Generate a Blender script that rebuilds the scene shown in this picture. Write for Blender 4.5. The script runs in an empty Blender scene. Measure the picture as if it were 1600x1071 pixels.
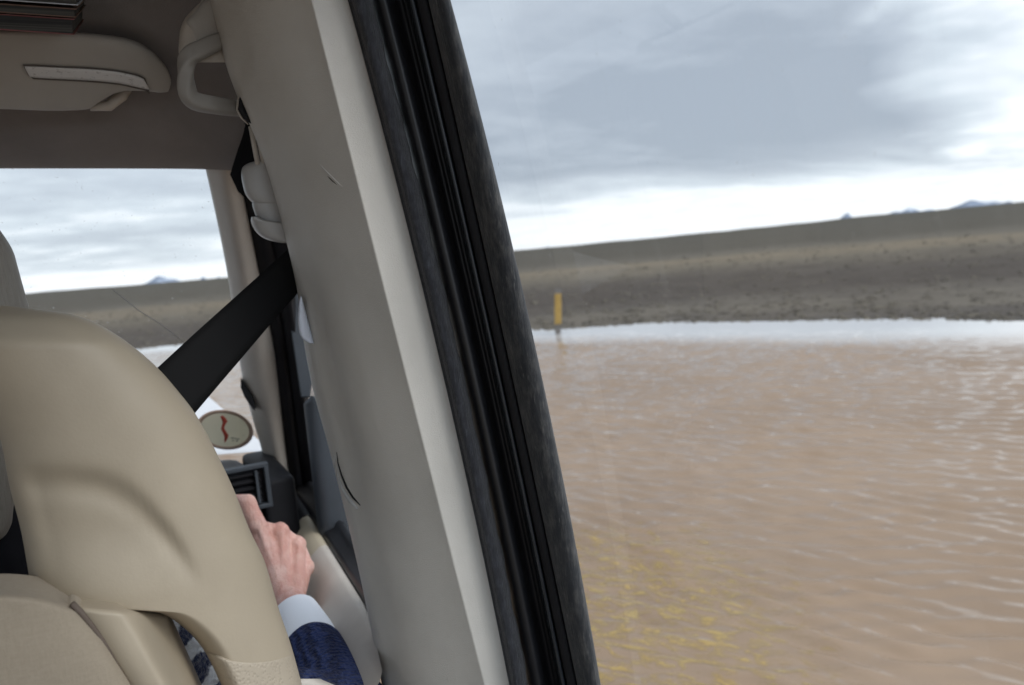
import bpy, bmesh, math, random
import numpy as np
from mathutils import Vector

random.seed(7); np.random.seed(7)
scene = bpy.context.scene
C = scene.collection

# ------------------------------------------------------------------ camera
EYE = np.array([0.0, 0.0, 1.5])              # eye height above the flood water
F, CX, CY = 1205.0, 800.0, 535.5             # lens in pixels of the 1600 px photograph
YAW, PITCH, ROLL = math.radians(26.5), math.radians(-6.42), math.radians(5.1)
cf = np.array([math.sin(YAW)*math.cos(PITCH), math.cos(YAW)*math.cos(PITCH), math.sin(PITCH)])
_r0 = np.array([math.cos(YAW), -math.sin(YAW), 0.0]); _u0 = np.cross(_r0, cf)
cr = _r0*math.cos(ROLL) - _u0*math.sin(ROLL)
cu = _u0*math.cos(ROLL) + _r0*math.sin(ROLL)

cam_d = bpy.data.cameras.new('camera'); cam = bpy.data.objects.new('camera', cam_d); C.objects.link(cam)
cam_d.sensor_width = 23.6; cam_d.sensor_fit = 'HORIZONTAL'; cam_d.lens = F/1600*23.6
cam_d.clip_start = 0.02; cam_d.clip_end = 40000
from mathutils import Matrix
M = Matrix(((cr[0], cu[0], -cf[0], EYE[0]), (cr[1], cu[1], -cf[1], EYE[1]), (cr[2], cu[2], -cf[2], EYE[2]), (0, 0, 0, 1)))
cam.matrix_world = M
cam_d.dof.use_dof = True; cam_d.dof.focus_distance = 0.74; cam_d.dof.aperture_fstop = 4.2
scene.camera = cam

def ray(px, py): return cf + cr*((px-CX)/F) + cu*((CY-py)/F)
def onY(px, py, Y): d = ray(px, py); return EYE + d*(Y/d[1])
def onX(px, py, X): d = ray(px, py); return EYE + d*(X/d[0])
def onZ(px, py, Z): d = ray(px, py); return EYE + d*((Z-EYE[2])/d[2])

# ------------------------------------------------------------------ world, sun, exposure
scene.view_settings.view_transform = 'Standard'; scene.view_settings.look = 'None'
scene.view_settings.exposure = 0.32; scene.view_settings.gamma = 1.0
scene.view_settings.use_curve_mapping = False
SUN_EL, SUN_AZ = 42.0, 150.0                 # azimuth clockwise from +Y (the way the car points)
world = bpy.data.worlds.new('World'); scene.world = world; world.use_nodes = True

class NT:
    """small helper for node trees"""
    def __init__(s, tree): s.t = tree; s.n = tree.nodes; s.l = tree.links
    def new(s, kind, **kw):
        nd = s.n.new(kind)
        for k, v in kw.items(): setattr(nd, k, v)
        return nd
    def put(s, sock, v):
        if v is None: return
        if hasattr(v, 'is_output'): s.l.new(v, sock)
        else: sock.default_value = v
    def math(s, op, a, b=None, c=None, clamp=False):
        nd = s.new('ShaderNodeMath', operation=op); nd.use_clamp = clamp
        s.put(nd.inputs[0], a); s.put(nd.inputs[1], b)
        if c is not None: s.put(nd.inputs[2], c)
        return nd.outputs[0]
    def vmath(s, op, a, b=None):
        nd = s.new('ShaderNodeVectorMath', operation=op); s.put(nd.inputs[0], a); s.put(nd.inputs[1], b)
        return nd.outputs['Value'] if op in ('DOT_PRODUCT', 'LENGTH', 'DISTANCE') else nd.outputs[0]
    def smooth(s, v, a, b, lo=0.0, hi=1.0):
        nd = s.new('ShaderNodeMapRange', interpolation_type='SMOOTHSTEP')
        s.put(nd.inputs[0], v)
        for i, q in enumerate((a, b, lo, hi)): s.put(nd.inputs[i+1], q)
        return nd.outputs[0]
    def noise(s, vec, scale, detail=4, rough=0.55, dist=0.0):
        nd = s.new('ShaderNodeTexNoise'); s.put(nd.inputs['Vector'], vec)
        s.put(nd.inputs['Scale'], scale); s.put(nd.inputs['Detail'], detail)
        s.put(nd.inputs['Roughness'], rough); s.put(nd.inputs['Distortion'], dist)
        return nd.outputs[0]
    def mix(s, f, a, b):
        nd = s.new('ShaderNodeMix', data_type='RGBA'); s.put(nd.inputs[0], f)
        s.put(nd.inputs[6], a if hasattr(a, 'is_output') else (*a, 1)); s.put(nd.inputs[7], b if hasattr(b, 'is_output') else (*b, 1))
        return nd.outputs[2]
    def ramp(s, v, stops):
        nd = s.new('ShaderNodeValToRGB'); s.put(nd.inputs[0], v)
        el = nd.color_ramp.elements
        while len(el) < len(stops): el.new(0.5)
        for e, (p, c) in zip(el, stops): e.position = p; e.color = (*c, 1)
        return nd.outputs[0]
    def mapping(s, vec, scale=(1, 1, 1), rot=(0, 0, 0), loc=(0, 0, 0)):
        nd = s.new('ShaderNodeMapping'); s.put(nd.inputs[0], vec)
        nd.inputs['Scale'].default_value = scale; nd.inputs['Rotation'].default_value = rot; nd.inputs['Location'].default_value = loc
        return nd.outputs[0]

def build_world():
    w = NT(world.node_tree); w.n.clear()
    out = w.new('ShaderNodeOutputWorld'); bg = w.new('ShaderNodeBackground')
    sky = w.new('ShaderNodeTexSky', sky_type='NISHITA'); sky.sun_disc = False
    sky.sun_elevation = math.radians(SUN_EL); sky.sun_rotation = math.radians(SUN_AZ)
    tc = w.new('ShaderNodeTexCoord'); d = tc.outputs['Generated']
    sp = w.new('ShaderNodeSeparateXYZ'); w.l.new(d, sp.inputs[0])
    x, y, z = sp.outputs
    zz = w.math('MAXIMUM', z, 0.0)
    # overcast layer looked at in perspective: points on a flat cloud base
    k = w.math('DIVIDE', 1.0, w.math('ADD', zz, 0.10))
    cmb = w.new('ShaderNodeCombineXYZ')
    w.l.new(w.math('MULTIPLY', x, k), cmb.inputs[0]); w.l.new(w.math('MULTIPLY', y, k), cmb.inputs[1])
    p = cmb.outputs[0]
    n1 = w.noise(w.mapping(p, rot=(0, 0, 0.6), scale=(0.55, 1.0, 1.0), loc=(3.1, 1.7, 0)), 0.75, 6, 0.55, 0.4)
    n2 = w.noise(p, 2.3, 5, 0.6, 0.2)
    nb = w.noise(w.mapping(d, scale=(1, 1, 2.2)), 5.0, 3, 0.5, 0.3)
    n = w.math('ADD', w.math('MULTIPLY', n1, 0.7), w.math('MULTIPLY', n2, 0.3))
    # break in the cloud low over the plain and a few brighter openings higher up
    elev = w.math('ADD', z, w.math('MULTIPLY', w.math('SUBTRACT', n1, 0.5), 0.10))
    elev = w.math('ADD', elev, w.smooth(x, 0.45, 0.05, 0.0, 0.032))
    low = w.smooth(elev, 0.045, 0.105, 1.0, 0.0)
    def blob(v, inner, outer, amp):
        v = np.array(v); v = v/np.linalg.norm(v)
        dt = w.vmath('DOT_PRODUCT', w.vmath('NORMALIZE', d), tuple(v))
        dt = w.math('ADD', dt, w.math('MULTIPLY', w.math('SUBTRACT', nb, 0.5), 0.03))
        return w.math('MULTIPLY', w.smooth(dt, math.cos(math.radians(outer)), math.cos(math.radians(inner))), amp)
    b1 = blob(ray(1600, 40), 0.5, 9.5, 0.75)
    b2 = blob(ray(150, 250), 4, 22, 0.36)
    b3 = blob(ray(1660, 250), 1, 8, 0.2)
    dark = blob(ray(1050, 240), 2, 18, 0.20)
    v = w.math('ADD', w.smooth(n, 0.38, 0.66), 0.0)
    v = w.math('MULTIPLY', v, 0.48)
    v = w.math('ADD', v, b1); v = w.math('ADD', v, b2); v = w.math('ADD', v, b3)
    v = w.math('SUBTRACT', v, dark, clamp=True)
    lowamt = w.math('MULTIPLY', low, w.math('ADD', 0.72, w.math('MULTIPLY', n2, 0.35)))
    v = w.math('MAXIMUM', v, lowamt, clamp=True)
    cloud = w.ramp(v, [(0.0, (0.350, 0.405, 0.478)), (0.3, (0.450, 0.510, 0.585)), (0.62, (0.61, 0.685, 0.755)), (1.0, (1.0, 1.05, 1.10))])
    # thick overcast is brighter towards the zenith
    boost = w.smooth(z, 0.42, 0.90, 1.0, ZENITH)
    # added sky glow behind the car, out of view, to fill the cabin
    ga, ge = math.radians(165), math.radians(34)
    gd = w.vmath('DOT_PRODUCT', w.vmath('NORMALIZE', d), (math.sin(ga)*math.cos(ge), math.cos(ga)*math.cos(ge), math.sin(ge)))
    boost = w.math('ADD', boost, w.smooth(gd, math.cos(math.radians(62)), 1.0, 0.0, GLOW))
    mul = w.new('ShaderNodeVectorMath', operation='SCALE'); w.l.new(cloud, mul.inputs[0]); w.l.new(boost, mul.inputs['Scale'])
    nish = w.new('ShaderNodeVectorMath', operation='SCALE'); w.l.new(sky.outputs[0], nish.inputs[0]); nish.inputs['Scale'].default_value = 0.08
    tot = w.mix(0.92, nish.outputs[0], mul.outputs[0])
    w.l.new(tot, bg.inputs['Color']); bg.inputs['Strength'].default_value = 1.0
    w.l.new(bg.outputs[0], out.inputs[0])
ZENITH = 2.0; GLOW = 2.5
build_world()

sun_d = bpy.data.lights.new('sun', 'SUN'); sun = bpy.data.objects.new('sun', sun_d); C.objects.link(sun)
sun_d.energy = 1.4; sun_d.angle = math.radians(25); sun_d.color = (1.0, 0.97, 0.92)
_sd = Vector((math.sin(math.radians(SUN_AZ))*math.cos(math.radians(SUN_EL)), math.cos(math.radians(SUN_AZ))*math.cos(math.radians(SUN_EL)), math.sin(math.radians(SUN_EL))))
sun.rotation_euler = _sd.to_track_quat('Z', 'Y').to_euler()
scene.cycles.max_bounces = 10; scene.cycles.transparent_max_bounces = 16
scene.cycles.diffuse_bounces = 6; scene.cycles.use_denoising = True

# ------------------------------------------------------------------ object helpers
ROOTLOC = {}
def absloc(o):
    p = np.zeros(3)
    while o is not None:
        p = p + np.array(o.location); o = o.parent
    return p
def empty(name, loc=(0, 0, 0), parent=None):
    o = bpy.data.objects.new(name, None); C.objects.link(o); o.empty_display_size = 0.05
    if parent is not None:
        o.parent = parent; loc = np.array(loc) - absloc(parent)
    o.location = loc
    return o
def tag(o, label=None, cat=None, group=None, kind=None):
    if label: o['label'] = label
    if cat: o['category'] = cat
    if group: o['group'] = group
    if kind: o['kind'] = kind
    return o
def mk(name, verts, faces, mat, parent=None, smooth=True, label=None):
    verts = np.asarray(verts, dtype=float).reshape(-1, 3)
    if parent is not None: verts = verts - absloc(parent)
    me = bpy.data.meshes.new(name); me.from_pydata([tuple(v) for v in verts], [], [tuple(f) for f in faces]); me.update()
    if mat is not None: me.materials.append(mat)
    if smooth: me.polygons.foreach_set('use_smooth', [True]*len(me.polygons))
    o = bpy.data.objects.new(name, me); C.objects.link(o)
    if parent is not None: o.parent = parent
    if label: o['label'] = label
    return o
class MB:
    def __init__(s): s.v = []; s.f = []
    def add(s, v, f):
        b = len(s.v); s.v += [tuple(q) for q in v]; s.f += [tuple(i+b for i in q) for q in f]
    def grid(s, G, cu_=False, cv=False, cap=False):
        """G[r][c] points; cv closes columns, cap fills first and last ring"""
        G = np.asarray(G); R, K = G.shape[:2]; b = len(s.v)
        s.v += [tuple(q) for q in G.reshape(-1, 3)]
        for i in range(R if cu_ else R-1):
            for j in range(K if cv else K-1):
                i2, j2 = (i+1) % R, (j+1) % K
                s.f.append((b+i*K+j, b+i*K+j2, b+i2*K+j2, b+i2*K+j))
        if cap:
            s.f.append(tuple(b+j for j in range(K))[::-1]); s.f.append(tuple(b+(R-1)*K+j for j in range(K)))
    def tube(s, path, rad, n=10, cap=True, flat=None, sq=1.0):
        pw = lambda v: math.copysign(abs(v)**sq, v)
        path = [np.array(p, float) for p in path]; N = len(path)
        rad = [rad]*N if np.isscalar(rad) else rad
        rings = []; up = np.array([0.13, 0.2, 0.97])
        for i, p in enumerate(path):
            t = path[min(i+1, N-1)] - path[max(i-1, 0)]; t = t/np.linalg.norm(t)
            a = np.cross(t, up); a = a/np.linalg.norm(a); b = np.cross(a, t)
            k = 1.0 if flat is None else flat
            rings.append([p + rad[i]*(a*pw(math.cos(q))+b*k*pw(math.sin(q))) for q in np.linspace(0, 2*math.pi, n, endpoint=False)])
        s.grid(rings, cv=True, cap=cap)
    def box(s, c, h, rot=None):
        c = np.array(c); v = [np.array((x, y, z))*np.array(h) for x in (-1, 1) for y in (-1, 1) for z in (-1, 1)]
        if rot is not None: v = [rot @ q for q in v]
        s.add([c+q for q in v], [(0, 1, 3, 2), (4, 6, 7, 5), (0, 4, 5, 1), (2, 3, 7, 6), (0, 2, 6, 4), (1, 5, 7, 3)])
    def build(s, name, mat, parent=None, smooth=True, label=None, bevel=None, sub=None):
        o = mk(name, s.v, s.f, mat, parent, smooth, label)
        if bevel:
            m = o.modifiers.new('bevel', 'BEVEL'); m.width = bevel; m.segments = 3; m.limit_method = 'ANGLE'
        if sub:
            m = o.modifiers.new('sub', 'SUBSURF'); m.levels = sub; m.render_levels = sub
        return o

def curve(pts, deg=None):
    """px as a smooth function of py: polynomial fit (deg) or monotone piecewise cubic"""
    ys = np.array([p[0] for p in pts], float); xs = np.array([p[1] for p in pts], float)
    if deg:
        co = np.polyfit((ys-500)/500, xs, deg); return lambda y: np.polyval(co, (np.asarray(y)-500)/500)
    h = np.diff(ys); s_ = np.diff(xs)/h
    m = np.empty(len(xs)); m[0], m[-1] = s_[0], s_[-1]
    m[1:-1] = [0 if a*b <= 0 else 2*a*b/(a+b) for a, b in zip(s_[:-1], s_[1:])]
    def f(y):
        y = np.asarray(y, float); i = np.clip(np.searchsorted(ys, y)-1, 0, len(h)-1)
        t = (y-ys[i])/h[i]
        lin_lo, lin_hi = xs[0]+m[0]*(y-ys[0]), xs[-1]+m[-1]*(y-ys[-1])
        v = (2*t**3-3*t**2+1)*xs[i]+(t**3-2*t**2+t)*h[i]*m[i]+(-2*t**3+3*t**2)*xs[i+1]+(t**3-t**2)*h[i]*m[i+1]
        return np.where(y < ys[0], lin_lo, np.where(y > ys[-1], lin_hi, v))
    return f
def sstep(v, a, b):
    t = np.clip((np.asarray(v, float)-a)/(b-a), 0, 1); return t*t*(3-2*t)
def section_loft(rows, xl, xr, Y, dep, n=48, expo=2.6, warp=None, yrow=None):
    """closed rounded sections stacked down the rows: left and right edge in px, depth Y, half depth dep"""
    G = []
    for i, y in enumerate(rows):
        l, r = float(xl(y)), float(xr(y)); Yc = Y(y) if callable(Y) else Y; dd = dep(y) if callable(dep) else dep
        ring = []
        for q in np.linspace(0, 2*math.pi, n, endpoint=False):
            c_, s_ = math.cos(q), math.sin(q)
            u = math.copysign(abs(c_)**(2/expo), c_); v = math.copysign(abs(s_)**(2/expo), s_)
            px = (l+r)/2+u*(r-l)/2; yy = y + (warp(u, y) if warp else 0)
            YY = Yc - v*dd
            ring.append(onY(px, yy, YY))
        G.append(ring)
    return np.array(G)

# ------------------------------------------------------------------ materials
def mat(name, base, rough=0.6, spec=0.5, bump=None, var=None, coat=0.0, sheen=0.0, metal=0.0, extra=None):
    """bump=(scale, strength, detail) fine grain, var=(scale, amount) soft tone variation of the material itself"""
    m = bpy.data.materials.new(name); m.use_nodes = True; w = NT(m.node_tree); bs = w.n['Principled BSDF']
    bs.inputs['Roughness'].default_value = rough; bs.inputs['Specular IOR Level'].default_value = spec
    bs.inputs['Metallic'].default_value = metal; bs.inputs['Coat Weight'].default_value = coat
    bs.inputs['Sheen Weight'].default_value = sheen
    bs.inputs['Base Color'].default_value = (*base, 1)
    pos = w.new('ShaderNodeNewGeometry').outputs['Position']
    if var:
        n = w.noise(pos, var[0], 5, 0.6)
        k = w.smooth(n, 0.3, 0.7)
        lo = tuple(b*(1-var[1]) for b in base); hi = tuple(min(1, b*(1+var[1])) for b in base)
        w.l.new(w.mix(k, lo, hi), bs.inputs['Base Color'])
    if bump:
        n = w.noise(pos, bump[0], bump[2] if len(bump) > 2 else 2, 0.6)
        b = w.new('ShaderNodeBump'); b.inputs['Strength'].default_value = bump[1]; b.inputs['Distance'].default_value = bump[3] if len(bump) > 3 else 0.0006
        w.l.new(n, b.inputs['Height']); w.l.new(b.outputs[0], bs.inputs['Normal'])
    if extra: extra(w, bs, pos)
    return m

TRIM = mat('pillar_plastic', (0.53, 0.508, 0.463), 0.5, 0.4, bump=(950, 0.7, 3, 0.0007), var=(9, 0.05))
TRIM2 = mat('beige_plastic', (0.52, 0.48, 0.425), 0.5, 0.4, bump=(1100, 0.4, 2, 0.0004), var=(8, 0.05))
DOORT = mat('door_plastic', (0.47, 0.425, 0.375), 0.6, 0.35, bump=(900, 0.5, 3, 0.0006), var=(7, 0.07))
TRIMW = mat('warm_door_plastic', (0.45, 0.385, 0.28), 0.6, 0.35, bump=(900, 0.4), var=(6, 0.06))
CLIPM = mat('grey_clip_plastic', (0.42, 0.415, 0.40), 0.35, 0.5, bump=(900, 0.15), var=(20, 0.05))
LEATHER = mat('beige_leather', (0.405, 0.34, 0.25), 0.48, 0.4, bump=(420, 0.22, 3, 0.0006), var=(7, 0.07))
HEADL = mat('headliner_cloth', (0.24, 0.22, 0.21), 0.95, 0.1, bump=(700, 0.7, 3, 0.0008), var=(10, 0.08), sheen=0.1)
VISOR = mat('visor_vinyl', (0.42, 0.405, 0.375), 0.7, 0.3, bump=(800, 0.4), var=(8, 0.05))
BLACKP = mat('black_plastic', (0.010, 0.010, 0.012), 0.65, 0.25, bump=(700, 0.3), var=(12, 0.2))
RUBBER = mat('black_rubber', (0.014, 0.0145, 0.017), 0.42, 0.5, bump=(1300, 0.12), var=(14, 0.25))
GLOSSR = mat('smooth_rubber_bead', (0.026, 0.030, 0.036), 0.27, 0.5, var=(25, 0.2))
SLATE = mat('slate_plastic', (0.045, 0.053, 0.063), 0.5, 0.4, bump=(600, 0.4), var=(7, 0.12))
DASH = mat('dash_vinyl', (0.040, 0.043, 0.050), 0.55, 0.4, bump=(500, 0.5, 3, 0.0008), var=(8, 0.1))
GRIP = mat('grip_plastic', (0.31, 0.295, 0.27), 0.5, 0.4, bump=(900, 0.3), var=(20, 0.05))
GLINTC = mat('pale_blue_glint', (0.62, 0.66, 0.74), 0.35, 0.5, var=(30, 0.04))
BODYP = mat('pale_body_paint', (0.62, 0.595, 0.585), 0.3, 0.5, coat=0.6, var=(3, 0.02))

DULL = mat('dull_black', (0.008, 0.008, 0.009), 0.95, 0.05)
def felt_extra(scl, tint, amt):
    def f(w, bs, pos):
        n = w.noise(w.mapping(pos, scale=(1, 1, 0.35)), scl, 6, 0.7)
        n2 = w.noise(w.mapping(pos, scale=(1.0, 1.0, 0.12), rot=(0.3, 0.2, 0)), scl*3.0, 3, 0.6)
        fib = w.smooth(n2, 0.60, 0.78)
        soft = w.smooth(n, 0.40, 0.75)
        base = tuple(bs.inputs['Base Color'].default_value)[:3]
        c = w.mix(w.math('MULTIPLY', soft, amt), base, tint)
        c = w.mix(w.math('MULTIPLY', fib, amt*0.8), c, tuple(t*1.9 for t in tint))
        w.l.new(c, bs.inputs['Base Color'])
        b = w.new('ShaderNodeBump'); b.inputs['Strength'].default_value = 0.9; b.inputs['Distance'].default_value = 0.0012
        w.l.new(w.math('ADD', n, n2), b.inputs['Height']); w.l.new(b.outputs[0], bs.inputs['Normal'])
    return f
FELT = mat('dusty_felt', (0.024, 0.026, 0.029), 0.9, 0.2, sheen=0.15, extra=felt_extra(130, (0.085, 0.082, 0.078), 0.9))
FUZZ = mat('fuzzy_seal', (0.020, 0.021, 0.025), 0.85, 0.25, sheen=0.2, extra=felt_extra(230, (0.055, 0.058, 0.068), 0.8))

def weave_extra(w, bs, pos):
    n = w.noise(w.mapping(pos, scale=(1.0, 1.0, 0.3)), 420, 3, 0.7); n2 = w.noise(w.mapping(pos, scale=(0.25, 1.0, 1.0)), 520, 3, 0.7)
    b = w.new('ShaderNodeBump'); b.inputs['Strength'].default_value = 0.3; b.inputs['Distance'].default_value = 0.001
    h = w.math('ADD', n, n2); w.l.new(h, b.inputs['Height']); w.l.new(b.outputs[0], bs.inputs['Normal'])
    w.l.new(w.mix(w.smooth(h, 0.8, 1.2), (0.292, 0.243, 0.180), (0.312, 0.261, 0.195)), bs.inputs['Base Color'])
SEATC = mat('seat_cloth', (0.33, 0.28, 0.215), 0.9, 0.2, var=(60, 0.12), sheen=0.1, extra=weave_extra)
def perf_extra(w, bs, pos):
    vo = w.new('ShaderNodeTexVoronoi'); vo.inputs['Scale'].default_value = 300
    w.l.new(pos, vo.inputs['Vector'])
    h = w.smooth(vo.outputs['Distance'], 0.0, 0.55)
    b = w.new('ShaderNodeBump'); b.inputs['Strength'].default_value = 0.45; b.inputs['Distance'].default_value = 0.0012
    w.l.new(h, b.inputs['Height']); w.l.new(b.outputs[0], bs.inputs['Normal'])
PERF = mat('dimpled_leather', (0.40, 0.34, 0.26), 0.55, 0.35, var=(9, 0.06), extra=perf_extra)
def belt_extra(w, bs, pos):
    wv = w.new('ShaderNodeTexWave'); wv.inputs['Scale'].default_value = 330; wv.bands_direction = 'DIAGONAL'
    w.l.new(pos, wv.inputs[0])
    b = w.new('ShaderNodeBump'); b.inputs['Strength'].default_value = 0.4; b.inputs['Distance'].default_value = 0.0005
    w.l.new(wv.outputs['Fac'], b.inputs['Height']); w.l.new(b.outputs[0], bs.inputs['Normal'])
BELT = mat('belt_webbing', (0.006, 0.006, 0.0065), 0.75, 0.25, extra=belt_extra)

def glass_mat(name, dust, tint=(1, 1, 1), f0=0.05, streak=True, spk=4.0):
    m = bpy.data.materials.new(name); m.use_nodes = True; w = NT(m.node_tree); w.n.clear()
    out = w.new('ShaderNodeOutputMaterial'); tr = w.new('ShaderNodeBsdfTransparent'); tr.inputs[0].default_value = (*tint, 1)
    gl = w.new('ShaderNodeBsdfGlossy'); gl.inputs['Roughness'].default_value = 0.0
    lw = w.new('ShaderNodeLayerWeight'); lw.inputs['Blend'].default_value = 0.5
    f = w.math('ADD', f0, w.math('MULTIPLY', w.math('POWER', lw.outputs['Facing'], 5.0), 0.85), clamp=True)
    a = w.new('ShaderNodeMixShader'); w.l.new(f, a.inputs[0]); w.l.new(tr.outputs[0], a.inputs[1]); w.l.new(gl.outputs[0], a.inputs[2])
    df = w.new('ShaderNodeBsdfDiffuse'); df.inputs[0].default_value = (0.55, 0.52, 0.48, 1)
    tl = w.new('ShaderNodeBsdfTranslucent'); tl.inputs[0].default_value = (0.75, 0.72, 0.68, 1)
    dd = w.new('ShaderNodeMixShader'); dd.inputs[0].default_value = 0.6; w.l.new(df.outputs[0], dd.inputs[1]); w.l.new(tl.outputs[0], dd.inputs[2])
    pos = w.new('ShaderNodeNewGeometry').outputs['Position']
    n = w.noise(pos, 9, 5, 0.65)
    specks = w.smooth(w.noise(pos, 170, 2, 0.5), 0.69 if spk > 5 else 0.72, 0.78)
    run = w.smooth(w.noise(w.mapping(pos, scale=(1, 30, 1.2)), 3.0, 4, 0.6), 0.5, 0.8)
    k = w.math('ADD', w.math('MULTIPLY', w.smooth(n, 0.35, 0.75), dust), w.math('MULTIPLY', specks, dust*spk))
    if streak: k = w.math('ADD', k, w.math('MULTIPLY', run, dust*0.9))
    b = w.new('ShaderNodeMixShader'); w.l.new(k, b.inputs[0]); w.l.new(a.outputs[0], b.inputs[1]); w.l.new(dd.outputs[0], b.inputs[2])
    w.l.new(b.outputs[0], out.inputs[0])
    return m
GLASS_R = glass_mat('rear_side_glass', 0.035, f0=0.026)
GLASS_F = glass_mat('windscreen_glass', 0.055, f0=0.02, streak=False, spk=9.0)

# ------------------------------------------------------------------ the plain and the flood water
AZ = np.radians([-180, -60, -20, 1.2, 12, 28.5, 36, 48, 60.3, 80, 110, 180])
RS = np.array([26, 26, 24, 21.7, 18.6, 15.25, 14.9, 13.7, 12.75, 12.0, 14, 26])
def shore(az): return np.interp(az, AZ, RS)
def fbm(x, y, seed, octs=5, f=1.0):
    rg = np.random.RandomState(seed); v = 0; a = 1.0
    for o in range(octs):
        for k in range(3):
            t = rg.uniform(0, 6.28); ph = rg.uniform(0, 6.28)
            v = v + a*np.sin((x*math.cos(t)+y*math.sin(t))*f*(1+0.3*k)+ph)/3
        a *= 0.5; f *= 2.03
    return v
def plain_z(X, Y, S, R):
    wob = 0.25*fbm(X, Y, 3, 4, 1.3)*np.exp(-np.abs(S)/6)
    s2 = S + wob
    Z = np.where(s2 < 0, np.maximum(s2*0.10, -0.45), 0.0)
    pos = np.maximum(s2, 0)
    Z = Z + 0.02*(1-np.exp(-pos/1.0)) + 0.12*sstep(pos, 1.5, 14)
    Z = Z + 0.014*fbm(X, Y, 5, 4, 2.1)*np.clip(pos/1.5, 0, 1)*np.exp(-pos/80)
    Z = Z + 0.07*fbm(X, Y, 8, 3, 0.35)*np.clip(pos/10, 0, 1)*np.exp(-pos/300)
    far = np.clip((R-75)/1.0, 0, None)
    rise = 9.0*(1-np.exp(-far/600.0))
    return Z + rise*(0.8+0.25*fbm(X, Y, 11, 3, 0.004)) + 0.7*fbm(X, Y, 12, 4, 0.03)*np.clip(far/150, 0, 1)
def ground_z(x, y):
    a = math.atan2(x, y); r = math.hypot(x, y)
    return float(plain_z(np.array(x), np.array(y), np.array(r-float(shore(a))), np.array(r)))
def build_plain():
    az = np.radians(np.concatenate([np.arange(-180, -14, 4), np.arange(-14, 76, 0.33), np.arange(76, 180, 4)]))
    s = np.concatenate([np.linspace(-20, -1.0, 12), np.linspace(-0.8, 3, 40), np.geomspace(3.15, 9000, 150)])
    A, S = np.meshgrid(az, s)
    R = np.maximum(shore(A)+S, 0.4 + (S+20)*0.02)
    X, Y = R*np.sin(A), R*np.cos(A)
    Z = plain_z(X, Y, S, R)
    K = len(az); V = np.stack([X, Y, Z], -1).reshape(-1, 3); Fc = []
    for i in range(len(s)-1):
        for j in range(K):
            j2 = (j+1) % K
            Fc.append((i*K+j, (i+1)*K+j, (i+1)*K+j2, i*K+j2))
    def ext(w, bs, pos):
        sp = w.new('ShaderNodeSeparateXYZ'); w.l.new(pos, sp.inputs[0])
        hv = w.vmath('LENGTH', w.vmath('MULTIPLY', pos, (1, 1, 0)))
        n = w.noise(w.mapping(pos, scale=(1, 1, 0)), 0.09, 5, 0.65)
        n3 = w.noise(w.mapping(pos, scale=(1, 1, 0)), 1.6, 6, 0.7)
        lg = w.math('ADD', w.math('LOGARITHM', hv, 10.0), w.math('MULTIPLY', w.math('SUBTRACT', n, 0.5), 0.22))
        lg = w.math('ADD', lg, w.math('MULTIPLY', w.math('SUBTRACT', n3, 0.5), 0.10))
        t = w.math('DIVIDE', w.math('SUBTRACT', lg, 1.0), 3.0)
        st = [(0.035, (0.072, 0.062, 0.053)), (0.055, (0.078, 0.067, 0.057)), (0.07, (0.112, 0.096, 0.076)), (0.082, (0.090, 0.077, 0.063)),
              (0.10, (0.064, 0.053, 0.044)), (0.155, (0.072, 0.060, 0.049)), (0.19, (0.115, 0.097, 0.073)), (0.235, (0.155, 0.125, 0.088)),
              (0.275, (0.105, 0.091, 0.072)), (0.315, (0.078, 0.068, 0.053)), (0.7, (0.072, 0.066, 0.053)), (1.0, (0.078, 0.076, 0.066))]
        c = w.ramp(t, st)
        g = w.noise(pos, 7, 6, 0.75)
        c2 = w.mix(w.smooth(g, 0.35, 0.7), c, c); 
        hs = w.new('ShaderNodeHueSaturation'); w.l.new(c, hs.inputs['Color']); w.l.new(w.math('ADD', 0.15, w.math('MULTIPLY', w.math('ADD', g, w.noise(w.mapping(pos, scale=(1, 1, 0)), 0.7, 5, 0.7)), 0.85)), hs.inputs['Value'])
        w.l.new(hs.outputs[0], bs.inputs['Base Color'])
        b = w.new('ShaderNodeBump'); b.inputs['Strength'].default_value = 0.6; b.inputs['Distance'].default_value = 0.05
        w.l.new(n3, b.inputs['Height']); w.l.new(b.outputs[0], bs.inputs['Normal'])
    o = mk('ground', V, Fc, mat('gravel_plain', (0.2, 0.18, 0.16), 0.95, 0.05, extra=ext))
    tag(o, kind='structure')
build_plain()

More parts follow.
